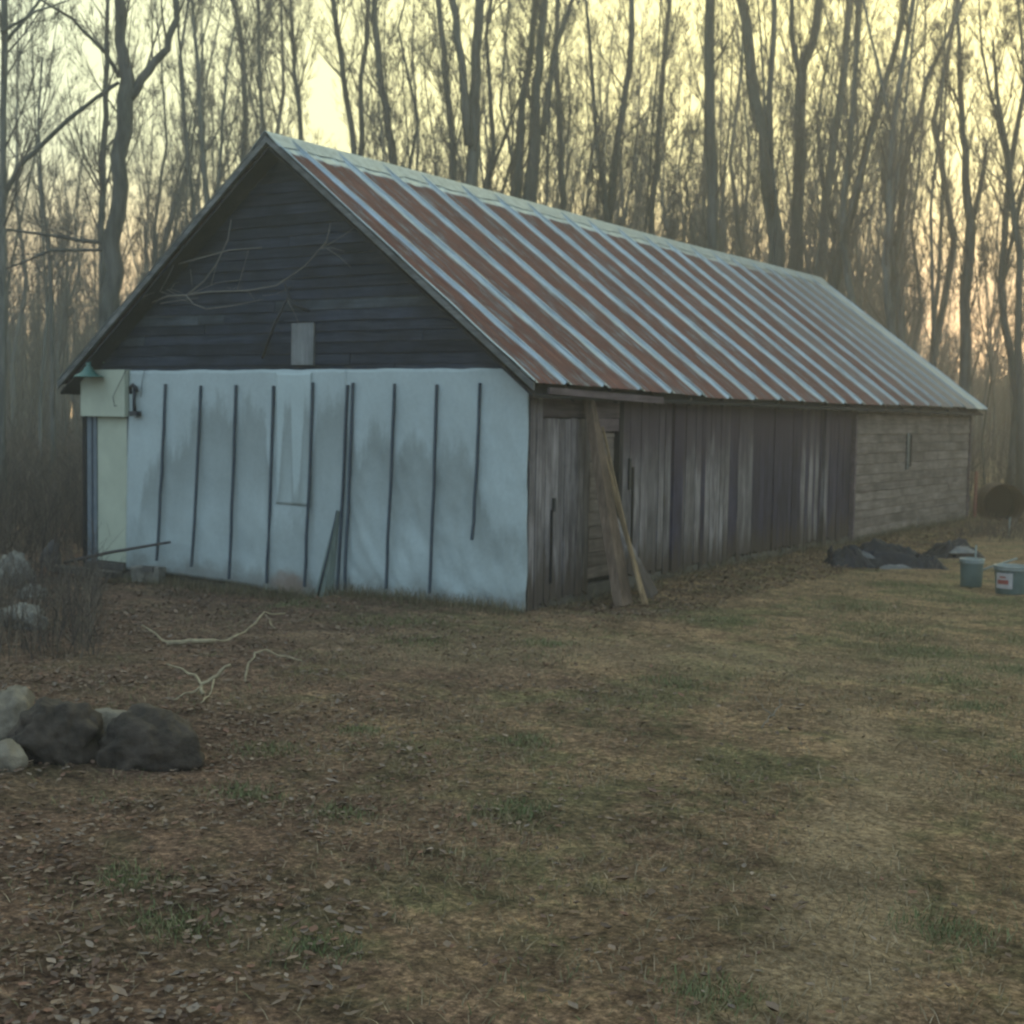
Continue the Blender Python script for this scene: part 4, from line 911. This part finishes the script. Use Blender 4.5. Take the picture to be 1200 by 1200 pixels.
HEROES=[
(-11.82,4.78,[[(0.0,0.0,0.225),(0.01,1.65,0.21),(-0.03,2.69,0.21),(0.08,4.17,0.203),(0.17,5.64,0.172),(0.34,7.1,0.18),(0.22,8.11,0.12),(0.21,8.97,0.098),(0.15,10.11,0.068)],[(0.38,7.13,0.09),(0.72,7.61,0.083),(1.01,7.98,0.068),(1.2,8.48,0.06),(1.19,8.98,0.052),(1.26,9.84,0.03)],[(0.14,7.46,0.037),(-0.24,7.2,0.037),(-0.76,6.79,0.045),(-1.2,6.35,0.045),(-1.61,5.98,0.052),(-1.88,5.39,0.06),(-2.18,4.72,0.045)],[(0.16,7.53,0.045),(-0.09,7.96,0.037),(-0.46,8.31,0.03),(-0.67,8.52,0.03),(-1.26,8.87,0.022)],[(-0.03,4.69,0.045),(-0.47,4.71,0.037),(-1.14,4.81,0.03),(-1.96,4.9,0.022)],[(-0.1,4.54,0.03),(-0.99,4.52,0.03),(-1.44,4.32,0.022),(-1.96,4.11,0.015)]]),
(-14.37,6.69,[[(0.0,0.0,0.093),(0.05,3.62,0.084),(0.09,5.28,0.076),(0.15,7.41,0.059),(0.19,8.87,0.051),(0.24,10.81,0.025)]]),
(-12.52,3.12,[[(0.0,0.0,0.065),(0.03,4.47,0.065),(0.06,6.57,0.058),(0.11,8.64,0.058),(0.12,9.74,0.043)],[(0.09,7.84,0.036),(0.44,8.26,0.029),(0.75,8.65,0.022),(1.01,9.07,0.014)],[(0.13,7.89,0.029),(0.72,8.24,0.022),(1.26,8.42,0.014)]]),
(-17.66,8.13,[[(0.0,0.0,0.066),(0.06,2.49,0.056),(0.03,4.71,0.047),(-0.14,6.17,0.037),(-0.23,7.81,0.028),(-0.12,9.26,0.019)]]),
(-16.9,12.21,[[(0.0,0.0,0.093),(-0.07,5.66,0.083),(-0.22,7.67,0.072),(-0.34,9.66,0.062),(-0.48,11.24,0.041),(-0.55,12.81,0.031)],[(-0.05,5.66,0.062),(0.15,8.07,0.041),(0.27,9.87,0.031),(0.52,11.26,0.021)]]),
(-18.34,14.85,[[(0.0,0.0,0.101),(-0.09,7.33,0.09),(-0.05,9.3,0.079),(-0.17,11.24,0.068),(-0.48,12.75,0.056)]]),
(-19.35,16.58,[[(0.0,0.0,0.083),(-0.06,9.25,0.071),(-0.16,10.86,0.059),(-0.19,12.45,0.059),(-0.32,14.04,0.048)]]),
(-17.17,15.62,[[(0.0,0.0,0.09),(-0.01,8.99,0.068),(-0.17,10.4,0.056),(-0.27,11.7,0.045),(-0.35,13.41,0.034)]]),
(-15.86,16.48,[[(0.0,0.0,0.135),(-0.1,6.5,0.113),(-0.21,8.69,0.101),(-0.47,10.42,0.079),(-0.73,12.15,0.068),(-0.87,13.86,0.045)],[(-0.03,8.26,0.079),(-0.05,10.43,0.068),(0.07,11.73,0.056),(0.12,13.45,0.045)]]),
(-14.3,16.31,[[(0.0,0.0,0.164),(-0.11,5.96,0.142),(-0.31,8.52,0.131),(-0.6,9.99,0.098),(-0.81,11.67,0.087),(-0.79,13.55,0.066)]]),
(-14.23,18.74,[[(0.0,0.0,0.139),(-0.12,5.54,0.127),(-0.28,8.92,0.116),(-0.49,10.93,0.092),(-0.67,12.48,0.081),(-0.85,14.24,0.058)]]),
(-12.08,16.56,[[(0.0,0.0,0.234),(-0.11,5.05,0.223),(-0.21,7.54,0.212),(-0.22,9.6,0.17),(-0.17,11.23,0.149),(-0.16,13.26,0.117)],[(-0.33,8.46,0.149),(-0.51,10.41,0.117),(-0.8,12.03,0.096),(-1.03,13.24,0.074)]]),
(-11.42,18.19,[[(0.0,0.0,0.284),(-0.12,4.73,0.263),(-0.28,7.51,0.241),(-0.19,9.85,0.153),(-0.09,11.11,0.131),(0.1,13.41,0.098)],[(-0.59,6.87,0.131),(-0.49,9.84,0.109),(-0.27,11.53,0.087),(-0.17,13.2,0.066)],[(0.02,9.01,0.109),(0.3,11.12,0.077),(0.86,12.8,0.055)]]),
(-12.72,22.12,[[(-0.0,0.0,0.122),(-0.18,5.55,0.11),(-0.35,7.93,0.11),(-0.51,10.06,0.098),(-0.62,12.17,0.085),(-0.6,14.73,0.061)]]),
(-10.24,20.16,[[(0.0,0.0,0.158),(-0.16,4.4,0.146),(-0.28,7.05,0.135),(-0.04,9.24,0.113),(0.21,10.98,0.09),(0.23,13.78,0.068)],[(-0.23,6.61,0.09),(-0.59,8.8,0.068),(-0.8,10.75,0.056),(-1.03,13.11,0.034)]]),
(-11.26,24.27,[[(0.0,0.0,0.138),(-0.17,4.7,0.125),(-0.12,7.88,0.113),(0.05,11.04,0.087),(0.24,13.92,0.062),(0.31,15.35,0.05)]]),
(-7.55,20.72,[[(0.0,0.0,0.23),(-0.1,3.52,0.219),(-0.22,6.53,0.197),(-0.34,9.29,0.175),(-0.47,12.44,0.153),(-0.57,13.89,0.131)]]),
(-6.47,22.63,[[(0.0,0.0,0.315),(-0.15,2.7,0.292),(-0.41,6.24,0.27),(-0.71,8.65,0.225),(-1.12,10.6,0.191),(-1.45,12.75,0.158),(-1.71,14.25,0.124)],[(-0.57,7.12,0.113),(-0.71,10.17,0.09),(-0.67,12.34,0.079),(-0.82,13.83,0.056)]]),
(-6.46,23.83,[[(0.0,0.0,0.254),(-0.27,6.38,0.22),(-0.36,9.08,0.197),(-0.31,11.09,0.173),(0.02,12.2,0.15),(0.27,14.19,0.116)],[(-0.32,10.2,0.104),(-0.67,11.97,0.081),(-0.8,13.95,0.058)]]),
(-4.46,21.55,[[(-0.0,0.0,0.181),(-0.31,3.1,0.17),(-0.44,4.99,0.159),(0.01,7.28,0.128),(0.56,9.56,0.096),(0.99,11.4,0.074),(1.36,13.23,0.053)]]),
(-6.43,25.04,[[(0.0,0.0,0.202),(-0.1,5.81,0.178),(0.06,8.82,0.154),(0.37,11.35,0.131),(0.55,14.31,0.095)]]),
(-4.2,24.11,[[(0.0,0.0,0.135),(-0.02,4.09,0.124),(0.03,6.3,0.101),(0.22,8.49,0.09),(0.69,10.68,0.068),(1.6,12.85,0.045)]]),
(-1.69,22.17,[[(0.0,0.0,0.175),(-0.09,3.94,0.165),(-0.07,6.57,0.144),(-0.27,8.37,0.093),(-0.44,9.76,0.072),(-0.58,11.54,0.041)],[(-0.07,6.47,0.093),(0.15,7.58,0.062),(0.27,8.58,0.041)]]),
(0.2,19.82,[[(-0.0,0.0,0.103),(-0.28,5.62,0.084),(-0.63,7.8,0.066),(-0.9,9.06,0.047),(-1.02,10.14,0.028)]]),
(-3.4,23.44,[[(0.0,0.0,0.12),(-0.25,2.95,0.109),(-0.48,5.53,0.098),(-0.8,7.24,0.066),(-0.94,8.73,0.044)]])]

HL = ['thick grey tree with a curved fork, just left of the barn gable', 'slim dark tree close against the forked tree left of the gable', 'straight dark tree at the extreme left edge', 'thin tree between the left edge and the forked tree',
'slender forked tree behind the left roof slope', 'slim tree next right of the slender forked one behind the left roof slope', 'very thin tree rising just left of the roof peak', 'thin tree standing just right of the roof peak',
'slim tree with a twin stem right of the roof peak, beside the sky gap', 'tree leaning left, next right of the twin-stemmed one', 'dark tree close left of the thick twin trunk above the roof', 'thick twin-trunked tree above the first third of the ridge',
'thick tree with several upright forks above the ridge, right of the twin trunk', 'thin upright tree between the many-forked tree and the right-leaning one', 'forked dark tree leaning right above the middle of the ridge', 'thin tree bending right over the middle of the ridge',
'thick straight trunk above the last third of the ridge', 'very thick tree leaning left above the far end of the ridge', 'thick forked tree between the left-leaning and right-leaning giants', 'long tree leaning far to the right above the ridge end',
'tall dark tree crossing behind the right-leaning one at the ridge end', 'curving tree right of the roof end, bending to the upper right', 'stout dark tree with high fork in the bright gap at right', 'slim tree at the extreme right edge leaning left', 'thin tree standing between the roof end and the bright gap']
for i, (bx, by, SS) in enumerate(HEROES):
    rg = random.Random(100+i); st = []
    for s in SS:
        dep = rg.uniform(-.05, .05)
        st.append([(RH*a+Vector((0, 0, z))+FH*(dep*z if s is not SS[0] else .0), r*(.8 if r > .1 else .92)) for (a, z, r) in s])
    make_tree('bare_tree', (bx, by, gz(bx, by)), st, 300+i, HL[i], dens=1.15 if i < 4 else 1.5, first=.32 if i < 4 else .3, minr=.003)
def gen_stems(rg, H, r, kind):
    out = []; lean_ = Vector((rg.gauss(0, .05), rg.gauss(0, .05), 0)); n = 6; p = Vector((0, 0, 0)); main = [(p.copy(), r)]
    for i in range(1, n+1):
        t = i/n; q = lean_*H*t+Vector((rg.gauss(0, .012)*H, rg.gauss(0, .012)*H, H*t)); main.append((q, r*(1-.85*t)))
    out.append(main)
    if kind:
        for k_ in range(kind):
            i0 = rg.choice([1, 2, 2, 3]); p0, r0 = main[i0]; az = rg.uniform(0, 6.28); s = [(p0.copy(), r0*.7)]; L_ = H*(1-i0/n)*rg.uniform(.7, 1.0); m = 4
            for j_ in range(1, m+1):
                t = j_/m; o_ = L_*(.22*t**.8); s.append((p0+Vector((math.cos(az)*o_, math.sin(az)*o_, L_*t))+Vector((rg.gauss(0, .1), rg.gauss(0, .1), 0)), r0*.7*(1-.85*t)))
            out.append(s)
    return out
PROTO = []
rg = random.Random(77)
spec = [(14, .085, 1), (16, .10, 2), (13, .06, 0), (17, .12, 2), (12, .05, 1), (15, .075, 0), (18, .11, 1), (11, .04, 0), (14, .06, 2), (9, .028, 0), (7.5, .025, 1), (11, .035, 1)]
for i, (H, r, kd) in enumerate(spec): PROTO.append((gen_stems(rg, H, r, kd), H))
ZN = [(60, 'at the left edge beyond the brush'), (190, 'behind the lower left roof slope'), (312, 'behind the upper left roof slope'), (430, 'just right of the roof peak'), (560, 'over the near third of the ridge'), (700, 'over the middle of the ridge'), (840, 'over the far third of the ridge'), (965, 'over the far end of the ridge'), (1090, 'just past the far end of the roof'), (1e9, 'at the right edge near the sunset gap')]
KN = ['thin bare sapling in the wood', 'slender straight bare tree in the wood', 'slender forked bare tree in the wood']
first = {}
rt_ = random.Random(9); count = 0; placed = []
def dens_u(u):        # how crowded the wood is along the photograph's width
    f_ = 1.0
    if u < 340: f_ = .55
    if 355 < u < 400: f_ = .12
    if 680 < u < 1010: f_ = 1.35
    if u > 1110: f_ = .5
    return f_
while count < 272:
    u = rt_.uniform(-90, 1340); 
    if rt_.random() > dens_u(u)/1.7: continue
    b_ = math.radians(-33.2+math.degrees(math.atan((u-600)/1600)))
    d = 31+46*rt_.random()**.9
    x, y = CAM.x+math.sin(b_)*d, CAM.y+math.cos(b_)*d
    if -8.8 < x < 2.2 and y < 18.5: continue
    if any((x-a)**2+(y-c_)**2 < .2 for a, c_ in placed): continue
    placed.append((x, y))
    big = rt_.random() < .68; ki = rt_.randrange(9) if big else 9+rt_.randrange(3)
    zn_ = next(t_ for lim, t_ in ZN if u < lim); kn_ = KN[0] if ki >= 9 else KN[1] if spec[ki][2] == 0 else KN[2]
    lab = kn_+' '+zn_; grp = lab.replace('tree', 'trees').replace('sapling', 'saplings')
    st, H = PROTO[ki]
    s = rt_.uniform(.8, 1.15); 
    if 350 < u < 405: s *= .62
    if u > 1090: s *= .8
    loc = (x, y, gz(x, y)-.05)
    if ki not in first:
        root = make_tree('bare_tree', loc, st, 500+ki, lab, grp, dens=1.15 if H > 10 else 1.3, first=.25, minr=.0036); root['group'] = grp; first[ki] = root; root.scale = (s, s, s)
    else: copy_tree(first[ki], 'bare_tree', loc, rt_.uniform(0, 6.28), (s*rt_.uniform(.9, 1.1), s*rt_.uniform(.9, 1.1), s), lab, grp)
    count += 1
# farther wood, one mass
S = []; rf = np.random.RandomState(4); NF = 3900
for i in range(NF):
    b_ = math.radians(rf.uniform(-68, 10)); d = 58+77*rf.rand()**.8; x, y = CAM.x+math.sin(b_)*d, CAM.y+math.cos(b_)*d; z0 = .4
    bd = math.degrees(b_); tall = 1.0 if -44 < bd < -19 else .72 if bd <= -44 else max(.34, .85-(bd+19)*.11)
    H = (rf.uniform(7, 14)+(4 if rf.rand() < .2 else 0))*tall; r = rf.uniform(.05, .14); lx, ly = rf.normal(0, .05, 2)*H
    p0 = np.array([x, y, z0]); p1 = p0+np.array([lx*.4, ly*.4, H*.5]); p2 = p0+np.array([lx, ly, H]); S.append((*p0, *p1, r, r*.6)); S.append((*p1, *p2, r*.6, r*.1))
    nb = 14; t = rf.uniform(.12, 1, nb); a = rf.uniform(0, 6.28, nb); L_ = rf.uniform(.8, 2.8, nb)*(1.2-.6*t)
    for q in range(nb):
        s = p0+(p2-p0)*t[q]; e = s+np.array([math.cos(a[q])*L_[q]*.32, math.sin(a[q])*L_[q]*.32, L_[q]*.9]); S.append((*s, *e, .028, .012))
        m_ = (s+e)/2; e2 = m_+np.array([math.cos(a[q]+1.4)*L_[q]*.3, math.sin(a[q]+1.4)*L_[q]*.3, L_[q]*.4]); S.append((*m_, *e2, .018, .008))
vv, ff = twig_arrays(S, .02); tag(link('far_wood', np_mesh('far_wood', vv, ff), M_far), 'hazy mass of bare trunks and twigs deep in the wood', kind='stuff')

# ------------------------------------------------------------------ air
HAZE = .0055
bpy_haze = box('haze', (-205, 205, -205, 205, -1.6, 24), None)
k = bpy.data.materials.new('haze'); k.use_nodes = True; t = k.node_tree; t.nodes.remove(t.nodes['Principled BSDF'])
pv = t.nodes.new('ShaderNodeVolumePrincipled'); pv.inputs['Density'].default_value = HAZE; pv.inputs['Color'].default_value = (.88, .89, .90, 1); pv.inputs['Anisotropy'].default_value = .6
t.links.new(pv.outputs[0], t.nodes['Material Output'].inputs['Volume']); bpy_haze.data.materials.append(k)
tag(bpy_haze, 'thin pale evening haze hanging through the wood and yard', kind='stuff')
